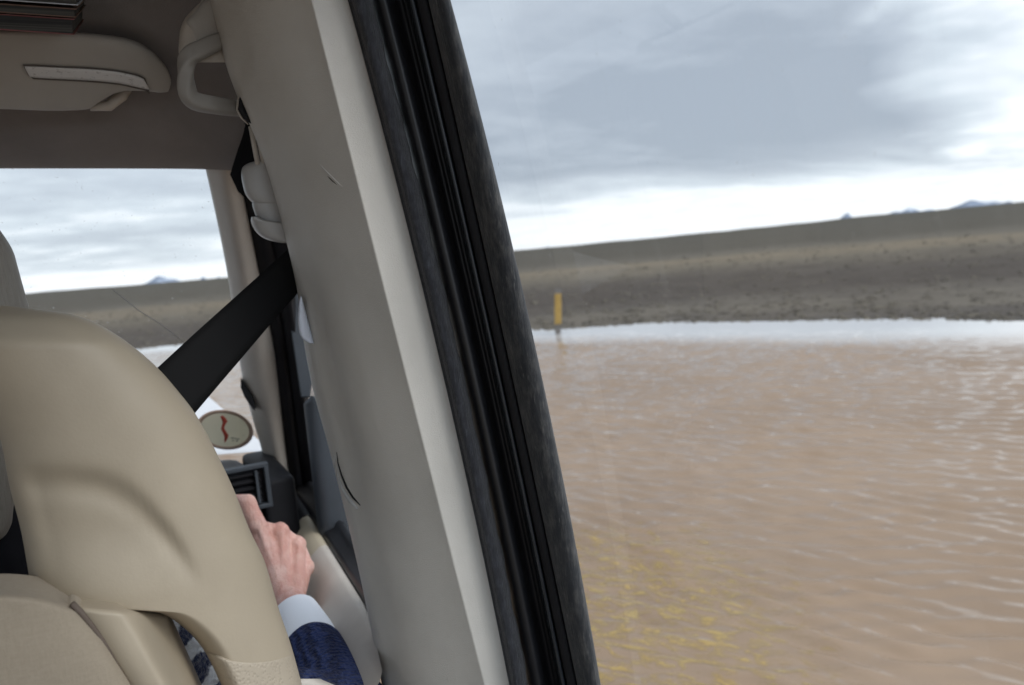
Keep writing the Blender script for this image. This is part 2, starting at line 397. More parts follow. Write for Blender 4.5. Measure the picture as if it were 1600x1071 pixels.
def build_rocks():
    rg = np.random.RandomState(9); mb = MB()
    ico = [(0, 0, 1), (.9, 0, .4), (.28, .86, .4), (-.73, .53, .4), (-.73, -.53, .4), (.28, -.86, .4), (1, 0, -.3), (.31, .95, -.3), (-.8, .6, -.3), (-.8, -.6, -.3), (.31, -.95, -.3)]
    fc = [(0, i+1, (i+1) % 5+1) for i in range(5)]+[(i+1, i+6, (i+1) % 5+6, (i+1) % 5+1) for i in range(5)]
    n = 0
    while n < 3600:
        azd = math.radians(rg.uniform(-6, 68)); rs = float(shore(azd)); r = rs-0.2+rg.exponential(1)**1.6*9
        if r > 320: continue
        size = rg.uniform(0.012, 0.042)*(1+r/30)*(1.0 if rg.rand() < 0.95 else 1.6)
        if r > 70: size *= 0.8
        x, y = r*math.sin(azd), r*math.cos(azd); z = ground_z(x, y)
        sx, sy, sz = size*rg.uniform(0.7, 1.6), size*rg.uniform(0.7, 1.6), size*rg.uniform(0.35, 0.9); a = rg.uniform(0, 6.28)
        v = []
        for p in ico:
            j = rg.uniform(0.75, 1.2); q = (p[0]*sx*j, p[1]*sy*j, p[2]*sz*j)
            v.append((x+q[0]*math.cos(a)-q[1]*math.sin(a), y+q[0]*math.sin(a)+q[1]*math.cos(a), z+q[2]))
        mb.add(v, fc); n += 1
    def ext(w, bs, pos):
        g = w.noise(pos, 0.9, 4, 0.7); g2 = w.noise(pos, 14, 4, 0.7)
        w.l.new(w.mix(w.smooth(w.math('ADD', g, w.math('MULTIPLY', g2, 0.5)), 0.55, 0.95), (0.068, 0.059, 0.049), (0.120, 0.104, 0.080)), bs.inputs['Base Color'])
    o = mb.build('gravel', mat('lava_gravel', (0.09, 0.08, 0.07), 0.95, 0.05, extra=ext), smooth=False)
    tag(o, 'loose dark and tan stones littering the plain beyond the flood', 'gravel', kind='stuff')
build_rocks()

def build_water():
    rg = np.random.RandomState(21)
    comps = []
    for k in range(110):
        lam = math.exp(rg.uniform(math.log(0.07), math.log(0.42)))
        th = WIND + rg.normal(0, 0.27)
        st = 0.024*math.exp(-(math.log(lam/0.15)/0.58)**2)
        comps.append((2*math.pi/lam, th, st*lam/(2*math.pi), rg.uniform(0, 6.28)))
    global wave_height
    def height(X, Y):
        wx = 0.05*fbm(X, Y, 31, 2, 1.1); wy = 0.05*fbm(X, Y, 32, 2, 1.3)
        h = 0
        for k, th, a, ph in comps: h = h + a*np.sin(k*((X+wx)*math.sin(th)+(Y+wy)*math.cos(th))+ph)
        gust = 0.9+0.2*fbm(X, Y, 33, 2, 0.9)
        return h*np.clip(gust, 0.35, 1.4)
    wave_height = height
    az = np.radians(np.arange(-12, 84.01, 0.16)); r = np.geomspace(0.9, 24.0, 820)
    A, Rr = np.meshgrid(az, r); X, Y = Rr*np.sin(A), Rr*np.cos(A)
    to = shore(A)-Rr+0.5*fbm(X, Y, 34, 3, 0.7)
    amp = sstep(to, 0.9, 3.0)*sstep(np.degrees(A), -12, -9)*sstep(np.degrees(-A), -84, -80)
    # ripples shorter than the far grid can carry are left to the fine bump
    Z = height(X, Y)*amp*WAVE
    K = len(az); V = np.stack([X, Y, Z], -1).reshape(-1, 3)
    i, j = np.meshgrid(np.arange(len(r)-1), np.arange(K-1), indexing='ij'); b = (i*K+j).ravel()
    quads = np.stack([b, b+K, b+K+1, b+1], 1)
    # calm remainder round the car, out of the picture
    az2 = np.radians(np.arange(84, 348.01, 4)); r2 = np.array([0.9, 2, 5, 10, 18, 24.0]); K2 = len(az2)
    V2 = np.array([(q*math.sin(a), q*math.cos(a), 0) for q in r2 for a in az2])
    i, j = np.meshgrid(np.arange(len(r2)-1), np.arange(K2-1), indexing='ij'); b = (i*K2+j).ravel()+len(V)
    quads = np.concatenate([quads, np.stack([b, b+K2, b+K2+1, b+1], 1)]); V = np.concatenate([V, V2])
    me = bpy.data.meshes.new('water'); me.vertices.add(len(V)); me.vertices.foreach_set('co', V.ravel())
    me.loops.add(quads.size); me.loops.foreach_set('vertex_index', quads.ravel().astype(np.int32))
    me.polygons.add(len(quads)); me.polygons.foreach_set('loop_start', np.arange(0, quads.size, 4, dtype=np.int32))
    me.polygons.foreach_set('loop_total', np.full(len(quads), 4, np.int32)); me.polygons.foreach_set('use_smooth', np.ones(len(quads), bool))
    me.update(calc_edges=True); me.validate()
    def ext(w, bs, pos):
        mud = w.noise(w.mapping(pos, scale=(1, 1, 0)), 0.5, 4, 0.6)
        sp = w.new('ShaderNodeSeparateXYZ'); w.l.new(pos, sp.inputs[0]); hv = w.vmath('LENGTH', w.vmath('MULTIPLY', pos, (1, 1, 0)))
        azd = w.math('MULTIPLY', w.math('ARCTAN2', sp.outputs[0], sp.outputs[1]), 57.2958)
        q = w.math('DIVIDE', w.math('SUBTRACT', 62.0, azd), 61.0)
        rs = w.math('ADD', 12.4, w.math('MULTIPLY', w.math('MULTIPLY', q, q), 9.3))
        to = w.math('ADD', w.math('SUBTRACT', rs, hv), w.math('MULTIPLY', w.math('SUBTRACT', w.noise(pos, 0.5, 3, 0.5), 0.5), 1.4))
        shore_glare = w.smooth(to, 0.7, 2.8, 1.0, 0.0)       # sky glare on the calm shore band, painted pale into the colour
        w.l.new(w.mix(shore_glare, w.mix(w.smooth(mud, 0.3, 0.7), MUD1, MUD2), (0.50, 0.475, 0.445)), bs.inputs['Base Color'])
        bs.inputs['IOR'].default_value = 1.33
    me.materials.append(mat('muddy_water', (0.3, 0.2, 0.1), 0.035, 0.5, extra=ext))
    o = bpy.data.objects.new('water', me); C.objects.link(o); tag(o, kind='structure')
WIND = math.radians(57)
WAVE = 2.5; MUD1 = (0.225, 0.152, 0.096); MUD2 = (0.262, 0.182, 0.120)
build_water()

def build_flecks():
    # added broken film of yellow flecks, source unknown; corners found on the water
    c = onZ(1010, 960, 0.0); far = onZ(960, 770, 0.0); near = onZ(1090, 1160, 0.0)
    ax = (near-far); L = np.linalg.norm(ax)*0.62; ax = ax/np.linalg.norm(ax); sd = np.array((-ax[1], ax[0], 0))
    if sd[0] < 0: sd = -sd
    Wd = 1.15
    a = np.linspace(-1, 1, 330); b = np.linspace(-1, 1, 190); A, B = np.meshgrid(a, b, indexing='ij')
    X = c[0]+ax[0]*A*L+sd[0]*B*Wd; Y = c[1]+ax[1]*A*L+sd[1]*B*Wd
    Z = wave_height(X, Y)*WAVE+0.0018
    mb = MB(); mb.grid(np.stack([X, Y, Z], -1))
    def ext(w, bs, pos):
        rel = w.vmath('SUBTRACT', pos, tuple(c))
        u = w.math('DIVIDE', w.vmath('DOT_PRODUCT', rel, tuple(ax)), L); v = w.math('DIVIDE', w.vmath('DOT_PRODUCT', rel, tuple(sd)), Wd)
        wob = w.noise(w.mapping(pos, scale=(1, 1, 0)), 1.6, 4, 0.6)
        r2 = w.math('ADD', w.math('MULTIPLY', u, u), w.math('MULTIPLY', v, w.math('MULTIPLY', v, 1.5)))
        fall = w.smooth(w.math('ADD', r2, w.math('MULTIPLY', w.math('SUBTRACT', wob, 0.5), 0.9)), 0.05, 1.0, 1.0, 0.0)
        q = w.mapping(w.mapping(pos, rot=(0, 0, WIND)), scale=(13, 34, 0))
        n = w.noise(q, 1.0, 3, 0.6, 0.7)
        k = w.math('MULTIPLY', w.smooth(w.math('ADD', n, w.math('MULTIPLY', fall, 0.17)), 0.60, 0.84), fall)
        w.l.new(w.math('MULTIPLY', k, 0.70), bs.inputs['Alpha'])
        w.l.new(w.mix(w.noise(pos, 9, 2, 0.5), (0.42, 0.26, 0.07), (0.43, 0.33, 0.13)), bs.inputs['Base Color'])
    o = mb.build('fleck_film', mat('yellow_flecks', (0.38, 0.28, 0.1), 0.5, 0.3, extra=ext))
    tag(o, 'broken film of yellow flecks over the brown ripples', 'pollen film', kind='stuff')
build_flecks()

# ------------------------------------------------------------------ far snowy mountains
def build_mountains():
    def ext(w, bs, pos):
        n = w.noise(w.mapping(pos, scale=(1, 1, 2.2)), 0.006, 7, 0.65)
        w.l.new(w.ramp(n, [(0.46, (0.17, 0.20, 0.25)), (0.54, (0.22, 0.25, 0.31)), (0.57, (0.40, 0.44, 0.49)), (0.64, (0.5, 0.53, 0.57))]), bs.inputs['Base Color'])  # bluish grey rock tones carry the distance haze in the colour
    m = mat('snowy_rock', (0.3, 0.35, 0.42), 0.9, 0.2, extra=ext)
    # px of foot centre, height above skyline px, half width px, skyline py there
    for (px, sy, hp, wp) in ((190, 446, 11, 45), (250, 440, 15, 60), (335, 432, 12, 26), (853, 388, 8, 26), (1328, 338, 9, 26), (1425, 328, 9, 46), (1500, 318, 11, 60), (1572, 316, 12, 46)):
        d = ray(px, sy); d2 = d/np.hypot(d[0], d[1]); L = 9500.0
        c = EYE + d2*L; side = np.array((d2[1], -d2[0], 0)); sc = L/F*1.0
        H, Wd = hp*sc*0.45, wp*sc*1.2
        N = 36; G = []
        rg = np.random.RandomState(int(px))
        ph = rg.uniform(0, 6, 6)
        for v in np.linspace(-1, 1, 15):
            row = []
            for u in np.linspace(-1, 1, N):
                pk = np.clip(1-u*u, 0, 1)**0.8*(0.72+0.2*math.sin(4*u+ph[0])+0.10*math.sin(9*u+ph[1])+0.04*math.sin(19*u+ph[2]))
                z = -120 + (H+120)*pk*max(0.0, 1-abs(v))**1.1
                q = c + side*u*Wd + np.array((d2[0], d2[1], 0))*v*700; q = np.array((q[0], q[1], c[2]+z + (0 if z > -60 else -40)))
                row.append(q)
            G.append(row)
        mb = MB(); mb.grid(G)
        o = mb.build('mountain', m); tag(o, kind='structure')
build_mountains()

# ------------------------------------------------------------------ yellow marker post
def build_post():
    base = onZ(872, 522, 0.0); dist = np.hypot(base[0], base[1])
    top = base + np.array((0, 0, 1.0)); 
    s = dist/F
    root = empty('marker_post', base)
    tag(root, 'yellow wooden road marker stake standing at the water edge before the plain', 'marker post')
    lean = cu*0.92 + np.array((0, 0, 0.08))
    def sect(z0, z1, hw, name, m):
        mb = MB(); a = base + lean*z0; b = base + lean*z1
        ex = np.array((cr[0], cr[1], 0)); ex /= np.linalg.norm(ex); ey = np.array((-ex[1], ex[0], 0))
        ring = lambda p, h: [p+ex*h*i+ey*h*0.6*j for i, j in ((-1, -1), (1, -1), (1, 1), (-1, 1))]
        mb.grid([ring(a, hw), ring(b, hw)], cv=True, cap=True)
        mb.build(name, m, root, smooth=False, bevel=0.004)
    Y = mat('yellow_post_paint', (0.28, 0.18, 0.05), 0.7, 0.2, var=(6, 0.15), bump=(60, 0.3, 4, 0.002))
    G = mat('grey_post_wood', (0.12, 0.11, 0.10), 0.8, 0.2, var=(9, 0.2), bump=(70, 0.4, 4, 0.003))
    k = dist/F*1.02
    sect(-0.4, 15*k, 4.2*k, 'post_foot', G); sect(15*k, 62*k, 5.2*k, 'post_body', Y); sect(62*k, 69*k, 5.2*k, 'reflector_band', G)
build_post()

# ------------------------------------------------------------------ the car
car = empty('car', (-0.5, 0.5, 0.1))
tag(car, 'car with beige trim, black door seals and tan leather seat, seen from its back seat', 'car')

ROWS = np.linspace(-330, 1500, 200)
S_ = curve([(0, 328), (105, 354), (256, 414), (376, 447), (465, 466), (530, 474), (600, 487), (720, 519), (894, 561), (1067, 596)])
E_ = curve([(0, 487), (280, 557), (380, 582), (780, 684), (1071, 757)], 2)
L_ = curve([(0, 547), (280, 620), (380, 647), (700, 722), (780, 739), (1071, 799)], 2)
W_ = curve([(0, 581), (280, 650), (380, 678), (780, 768), (1071, 826)], 2)
T_ = curve([(0, 667), (280, 734), (380, 757), (780, 836), (1071, 904)], 2)
O_ = curve([(0, 704), (280, 774), (380, 802), (780, 885), (1071, 939)], 2)

def pillar_cols(y):
    s, e, l = float(S_(y)), float(E_(y)), float(L_(y)); w_ = e-s
    bul = 18*math.exp(-((y-620)/130)**2)
    return [(s, 0.872), (s+0.015*w_, 0.855), (s+0.05*w_, 0.840), (s+0.10*w_+bul*0.3, 0.828), (s+0.17*w_+bul*0.6, 0.815), (s+0.24*w_+bul*0.6, 0.796), (s+0.32*w_+bul*.3, 0.780),
            (s+0.45*w_, 0.760), (s+0.6*w_, 0.742), (s+0.78*w_, 0.722), (e-6, 0.7035), (e-1.8, 0.7), (e+0.2, 0.6985), (e+2.2, 0.6985), (e+8, 0.699), (e+0.5*(l-e), 0.697), (l-5, 0.6935), (l-1, 0.694), (l, 0.699)]
def pillar_pt(px, y, lift=0.0):
    cs = pillar_cols(y); Y = float(np.interp(px, [c[0] for c in cs], [c[1] for c in cs]))
    p = onY(px, y, Y); v = p-EYE
    return EYE + v*(1-lift/np.linalg.norm(v))
def build_pillar():
    G = []
    for y in ROWS:
        cs = pillar_cols(y); row = []
        p0 = onY(cs[0][0], y, cs[0][1])
        row += [p0+np.array((0.075, 0.06, 0)), p0+np.array((0.05, 0.045, 0)), p0+np.array((0.012, 0.022, 0))]
        row += [onY(px, y, Y) for px, Y in cs]
        row += [row[-1]+np.array((0.004, 0.02, 0)), row[-1]+np.array((0.012, 0.05, 0))]
        G.append(row)
    mb = MB(); mb.grid(G)
    p = mb.build('pillar_trim', TRIM, car)
    # scratch on the face
    mb = MB(); pts = [(497, 253), (503, 261), (512, 270), (519, 277), (527, 285), (535, 292)]
    mb.tube([pillar_pt(x, y, 0.0002) for x, y in pts], [0.0001, .0005, .0006, .0008, .0007, .0001], 6)
    mb.build('scratch', mat('raw_scratch', (0.55, 0.53, 0.5), 0.6), p)
    mb = MB(); pts = [(513, 274), (517, 278), (522, 283), (528, 288)]
    mb.tube([pillar_pt(x-1.2, y+1.5, 0.0001) for x, y in pts], [0.0001, .0005, .0005, .0001], 6)
    mb.build('scratch_gouge', BLACKP, p)
    # curved belt slot low on the trim
    arc = [(519, 712), (521, 728), (527, 748), (535, 767), (545, 783), (556, 795)]
    mb = MB(); mb.tube([pillar_pt(x+3, y, 0.001) for x, y in arc], [0.0006, .0014, .0021, .0027, .0029, .0014], 8); mb.build('slot_lip', CLIPM, p)
    mb = MB(); mb.tube([pillar_pt(x+7, y-5, 0.0004) for x, y in arc], [0.0003, .0008, .0013, .0016, .0014, .0004], 8); mb.build('slot', BLACKP, p)
    # notch high on the front edge
    lip = [(384, 131), (377, 143), (372, 158), (371, 172), (377, 184), (388, 195)]
    mb = MB(); mb.tube([onY(x, y, 0.86) for x, y in lip], [0.0005, .0012, .0014, .0013, .0012, .0006], 8); mb.build('notch_lip', TRIM2, p)
    mb = MB(); mb.tube([onY(x+7, y-1, 0.852) for x, y in lip], [0.0006, .0028, .0038, .0042, .0034, .0008], 8); mb.build('notch', BLACKP, p)
build_pillar()

def build_seals():
    G = []
    for y in ROWS:
        l, w_ = float(L_(y)), float(W_(y)); row = []
        wig = 1.1*math.sin(y*0.045)+0.8*math.sin(y*0.11+1)
        for u in np.linspace(0, 1, 13):
            px = l-3+(w_-l+3)*u + wig*u
            Yv = 0.690 - 0.014*math.sin(math.pi*min(1, u*1.0))**0.7 - 0.004*u
            if u < 0.18: Yv = 0.693 - 0.02*(u/0.18)**2*0.3
            row.append(onY(px, y, Yv))
        row = [row[0]+np.array((0.0, 0.03, 0))] + row + [row[-1]+np.array((0.003, 0.03, 0))]
        G.append(row)
    mb = MB(); mb.grid(G); mb.build('weatherstrip', FUZZ, car)

door = empty('rear_door', (0.33, 0.2, 0.6), car)
def build_rear_door():
    prof = [(-0.04, .712), (0.02, .690), (0.10, .676), (0.18, .668), (0.26, .667), (0.34, .674), (0.40, .692), (0.45, .708), (0.56, .706), (0.585, .700), (0.60, .704), (0.63, .690)]
    G = []
    for y in ROWS:
        w_, t = float(W_(y)), float(T_(y))
        row = [onY(w_+(t-w_)*u, y, Y) for u, Y in prof]
        row = [row[0]+np.array((0.004, 0.03, 0))] + row
        G.append(row)
    mb = MB(); mb.grid(G); mb.build('window_frame', RUBBER, door)
    G = []
    for y in ROWS:
        w_, t = float(W_(y)), float(T_(y)); row = []
        for u, Y in ((0.625, .692), (0.64, .668), (0.665, .655), (0.70, .648), (0.74, .647), (0.765, .650), (0.78, .657), (0.785, .664)):
            row.append(onY(w_+(t-w_)*u, y, Y))
        G.append(row)
    mb = MB(); mb.grid(G); mb.build('seal_bead', GLOSSR, door)
    G = []
    for y in ROWS:
        w_, t = float(W_(y)), float(T_(y)); row = []
        for u, Y in ((0.782, .662), (0.79, .648), (0.81, .643), (0.88, .640), (0.96, .637), (1.0, .640), (1.03, .648)):
            row.append(onY(w_+(t-w_)*u, y, Y))
        G.append(row)
    mb = MB(); mb.grid(G); mb.build('frame_lip', BLACKP, door)
    G = []
    for y in ROWS:
        t, o = float(T_(y)), float(O_(y)); row = []
        wig = 0.7*math.sin(y*0.03+2)
        for u, Y in ((-0.02, .650), (0.03, .634), (0.12, .627), (0.28, .620), (0.45, .614), (0.62, .610), (0.80, .608), (0.92, .609), (0.985, .613), (1.0, .618)):
            row.append(onY(t+(o-t)*u+wig*(1-abs(2*u-1)), y, Y))
        row.append(row[-1]+np.array((0.004, 0.012, 0))); row.append(row[-1]+np.array((0.012, 0.05, 0)))
        G.append(row)
    mb = MB(); mb.grid(G); mb.build('glass_run', FELT, door)
    # pane
    G = []; ys = np.linspace(-330, 1160, 24)
    top = None
    for y in ys:
        p = onY(float(O_(y)), y, 0.62)
        row = []
        for Yv in np.linspace(0.66, -0.75, 26):
            row.append((p[0]+0.003-0.018*((Yv-0.62)/1.3)**2, Yv, p[2]-0.0*(Yv-.62)))
        G.append(row)
    mb = MB(); mb.grid(G[::-1]); mb.build('window_pane', GLASS_R, door)
    pt, pb = np.array(G[0][0]), np.array(G[-1][0])
    mb = MB(); mb.box((pt[0]+0.01, -0.05, pt[2]+0.03), (0.02, 0.72, 0.045)); mb.build('upper_frame', BLACKP, door, bevel=0.01)
    mb = MB(); mb.box((pb[0]+0.02, -0.05, pb[2]-0.29), (0.05, 0.70, 0.30)); mb.build('door_panel', TRIM2, door, bevel=0.03)
    mb = MB(); mb.tube([(pb[0]-0.01, 0.62, pb[2]+0.012), (pb[0]-0.01, -0.7, pb[2]+0.012)], 0.014, 10); mb.build('sill_seal', RUBBER, door)
build_seals(); build_rear_door()

# ---- headliner
XC, HW = -0.56, 0.735
def roof_z(Y): return float(np.interp(Y, [-0.8, 0.0, 0.5, 0.8, 0.9, 1.0, 1.06, 1.12, 1.17, 1.2], [0.37, 0.385, 0.38, 0.355, 0.338, 0.305, 0.27, 0.223, 0.182, 0.160]))
def header_z(X, Y):
    # height at which a point of the header edge stands where the photograph shows it
    x0 = max(X, -0.25); py = 263.5
    lo, hi = 0.0, 0.4
    for _ in range(30):
        m = (lo+hi)/2; q = np.array((x0, Y if X > -0.25 else Y, m)); v = CY-F*(q@cu)/(q@cf)
        if v > py: lo = m
        else: hi = m
    return (lo+hi)/2 - (0.03*(-0.25-X)**2 if X < -0.25 else 0)
def build_headliner():
    Ys = np.concatenate([np.linspace(-0.5, 0.75, 14), np.linspace(0.8, 1.2, 34)])
    G = []
    for Y in Ys:
        zc = roof_z(Y); row = []
        sideX = float(np.interp(Y, [-0.8, 0.7, 0.9, 1.05, 1.2], [0.17, 0.17, 0.178, 0.166, 0.155])); hw = sideX-XC
        dropS = float(np.interp(Y, [-0.8, 0.84, 0.93, 1.05, 1.2], [0.02, 0.02, 0.05, 0.075, 0.028]))
        for u in np.linspace(-1, 1, 61):
            uu = math.copysign(abs(u)**0.75, u)
            z = zc - 0.018*uu*uu - dropS*abs(uu)**9
            bow = 0.10*(1-uu*uu)*sstep(Y, 0.9, 1.2)
            X_ = XC+uu*hw; k_ = sstep(Y, 1.0, 1.2)
            if k_ > 0: z = z*(1-k_) + k_*header_z(X_, Y+bow)
            row.append((XC+uu*hw, Y+bow, 1.5+z))
        G.append(row)
    # front lip turned up over the windscreen header
    G.append([(a, b+0.012, c+0.004) for a, b, c in G[-1]])
    G.append([(a, b+0.0, c+0.05) for a, b, c in G[-1]])
    G = np.array(G)
    mb = MB(); mb.grid(G); o = mb.build('headliner', HEADL, car)
    out = G.copy(); out[:, :, 2] += 0.045; out[:, :, 0] = XC+(out[:, :, 0]-XC)*1.02
    mb = MB(); mb.grid(out); mb.build('roof', BODYP, car)
build_headliner()

# ---- windscreen pillar and windscreen
AL = curve([(200, 306), (250, 318), (433, 356), (593, 379), (704, 409), (760, 424)])
AR = curve([(200, 362), (250, 371), (422, 405), (560, 432), (648, 442), (711, 449), (760, 455)])
def YA(y): return float(np.interp(y, [180, 250, 700, 800], [1.14, 1.2, 1.6, 1.68]))
def build_apillar():
    rows = np.linspace(246, 790, 70); G = []
    for y in rows:
        l, r = float(AL(y)), float(AR(y)); Y = YA(y); ring = []
        if y > 560: l = l  # base
        for k, u in enumerate(np.linspace(0, 1, 15)):
            px = l+(r-l)*u
            ring.append(onY(px, y, Y-0.035*math.sin(math.pi*u)**0.8 - 0.03*u))
        ring.append(ring[-1]+np.array((0.01, 0.05, 0))); ring.append(ring[0]+np.array((0.02, 0.05, 0)))
        G.append(ring)
    mb = MB(); mb.grid(G, cv=True, cap=True); p = mb.build('windscreen_pillar', TRIM2, car)
    # dark bracket on the pillar's inner edge
    mb = MB()
    o = [(376, 592), (383, 602), (394, 618), (398, 630), (399, 643), (392, 636), (382, 621), (376, 606)]
    f = [onY(x, y, 1.49) for x, y in o]; b = [q+np.array((0.004, 0.03, 0)) for q in f]; n = len(o)
    mb.add(f+b, [tuple(range(n)), tuple(range(2*n-1, n-1, -1))]+[(i, n+i, n+(i+1) % n, (i+1) % n) for i in range(n)])
    mb.build('dark_bracket', BLACKP, p, smooth=False, bevel=0.002)
build_apillar()

def wind_pt(u, v):
    """u 0..1 across right to left, v 0 top .. 1 base"""
    top = np.array((0.150, 1.205, 1.5+0.175)); bot = np.array((0.228, 1.635, 1.5-0.375))
    a = top*(1-v)+bot*v; x = a[0] + (XC*2-2*a[0])*u if False else a[0]*(1-u) + (2*XC-a[0])*u
    return np.array((x, a[1]+0.11*(1-(2*u-1)**2)+0.012*math.sin(math.pi*v), a[2]+0.015*(1-(2*u-1)**2)*(1-v)))
def build_windscreen():
    G = [[wind_pt(u, v) for u in np.linspace(-0.02, 1.02, 30)] for v in np.linspace(-0.04, 1.08, 16)]
    mb = MB(); mb.grid(G); w = mb.build('windscreen', GLASS_F, car)
    # faint reflected line drawn as a thin grey tube on the glass
    def at(px, py):
        best = None
        for u in np.linspace(0, 0.6, 121):
            for v in np.linspace(0, 1, 60):
                p = wind_pt(u, v); q = p-EYE; z = q@cf; d = (CX+F*(q@cr)/z-px)**2+(CY-F*(q@cu)/z-py)**2
                if best is None or d < best[0]: best = (d, p)
        return best[1]
    pts = [at(175, 455), at(215, 485), at(250, 512), at(290, 535)]
    mb = MB(); mb.tube([p+np.array((0, -0.002, 0)) for p in pts], 0.0006, 5)
    mb.build('reflected_line', mat('reflected_line_grey', (0.16, 0.15, 0.14), 0.4), w)
    return at
wat = build_windscreen()

# ---- dashboard
def build_dash():
    d = empty('dashboard', (-0.2, 1.45, 0.95), car)
    prof = [(1.70, -0.375), (1.60, -0.348), (1.50, -0.335), (1.43, -0.331), (1.395, -0.334), (1.372, -0.345), (1.36, -0.365), (1.355, -0.40), (1.352, -0.47), (1.345, -0.56), (1.40, -0.72), (1.5, -0.9)]
    xs = [0.175, 0.172, 0.165, 0.15, 0.13, 0.10, 0.0, -0.3, -0.7, -1.2]
    G = []
    for i, x in enumerate(xs):
        k = [0.055, 0.03, 0.014, 0.006, 0.002, 0, 0, 0, 0, 0][i]
        G.append([(x, Y+k*0.8, 1.5+z-k*0.7) for Y, z in prof])
    G = [[(0.178, a[1]+0.05, a[2]-0.03) for a in G[0]]] + G
    mb = MB(); mb.grid(G); mb.build('dash_top', DASH, d)
    # vent at the passenger end
    v = empty('air_vent', onY(385, 765, 1.34), d)
    c = np.array(onY(378, 765, 1.345)); hw, hh = 0.040, 0.033
    fr = MB()
    for sx, sz, w_, h_ in ((0, 1, hw+0.006, 0.004), (0, -1, hw+0.006, 0.004), (1, 0, 0.004, hh), (-1, 0, 0.004, hh)):
        fr.box((c[0]+sx*(hw+0.002), c[1], c[2]+sz*(hh+0.002)), (w_, 0.007, h_))
    fr.build('vent_frame', SLATE, v, smooth=False, bevel=0.002)
    bk = MB(); bk.box((c[0], c[1]+0.012, c[2]), (hw, 0.003, hh)); bk.build('vent_back', BLACKP, v, smooth=False)
    for k in range(5):
        s = MB(); a = 0.5; R = np.array(((1, 0, 0), (0, math.cos(a), -math.sin(a)), (0, math.sin(a), math.cos(a))))
        s.box((c[0]-0.003, c[1]+0.002, c[2]-hh+0.009+k*0.012), (hw-0.006, 0.006, 0.001), R); s.build('vent_slat', BLACKP, v, smooth=False)
    s = MB(); s.box((c[0]+hw*0.62, c[1]-0.003, c[2]), (0.0025, 0.006, hh*0.85)); s.build('vent_wheel', SLATE, v, smooth=False, bevel=0.001)
    # grab bar at the dash edge, under the passenger's hand
    mb = MB(); a, b = onY(352, 770, 1.235), onY(450, 880, 1.215)
    mid = (a+b)/2
    mb.tube([a+np.array((-0.03, 0.12, 0)), a+np.array((-0.01, 0.03, 0)), a, mid, b, b+np.array((0.01, 0.03, -0.01)), b+np.array((0.012, 0.13, -0.01))], 0.011, 12)
    mb.build('grab_bar', DASH, d)
    # black end panel between dash and door
    mb = MB(); mb.box((0.205, 1.5, 1.5-0.55), (0.028, 0.13, 0.20)); mb.build('end_panel', BLACKP, d, bevel=0.01)
build_dash()

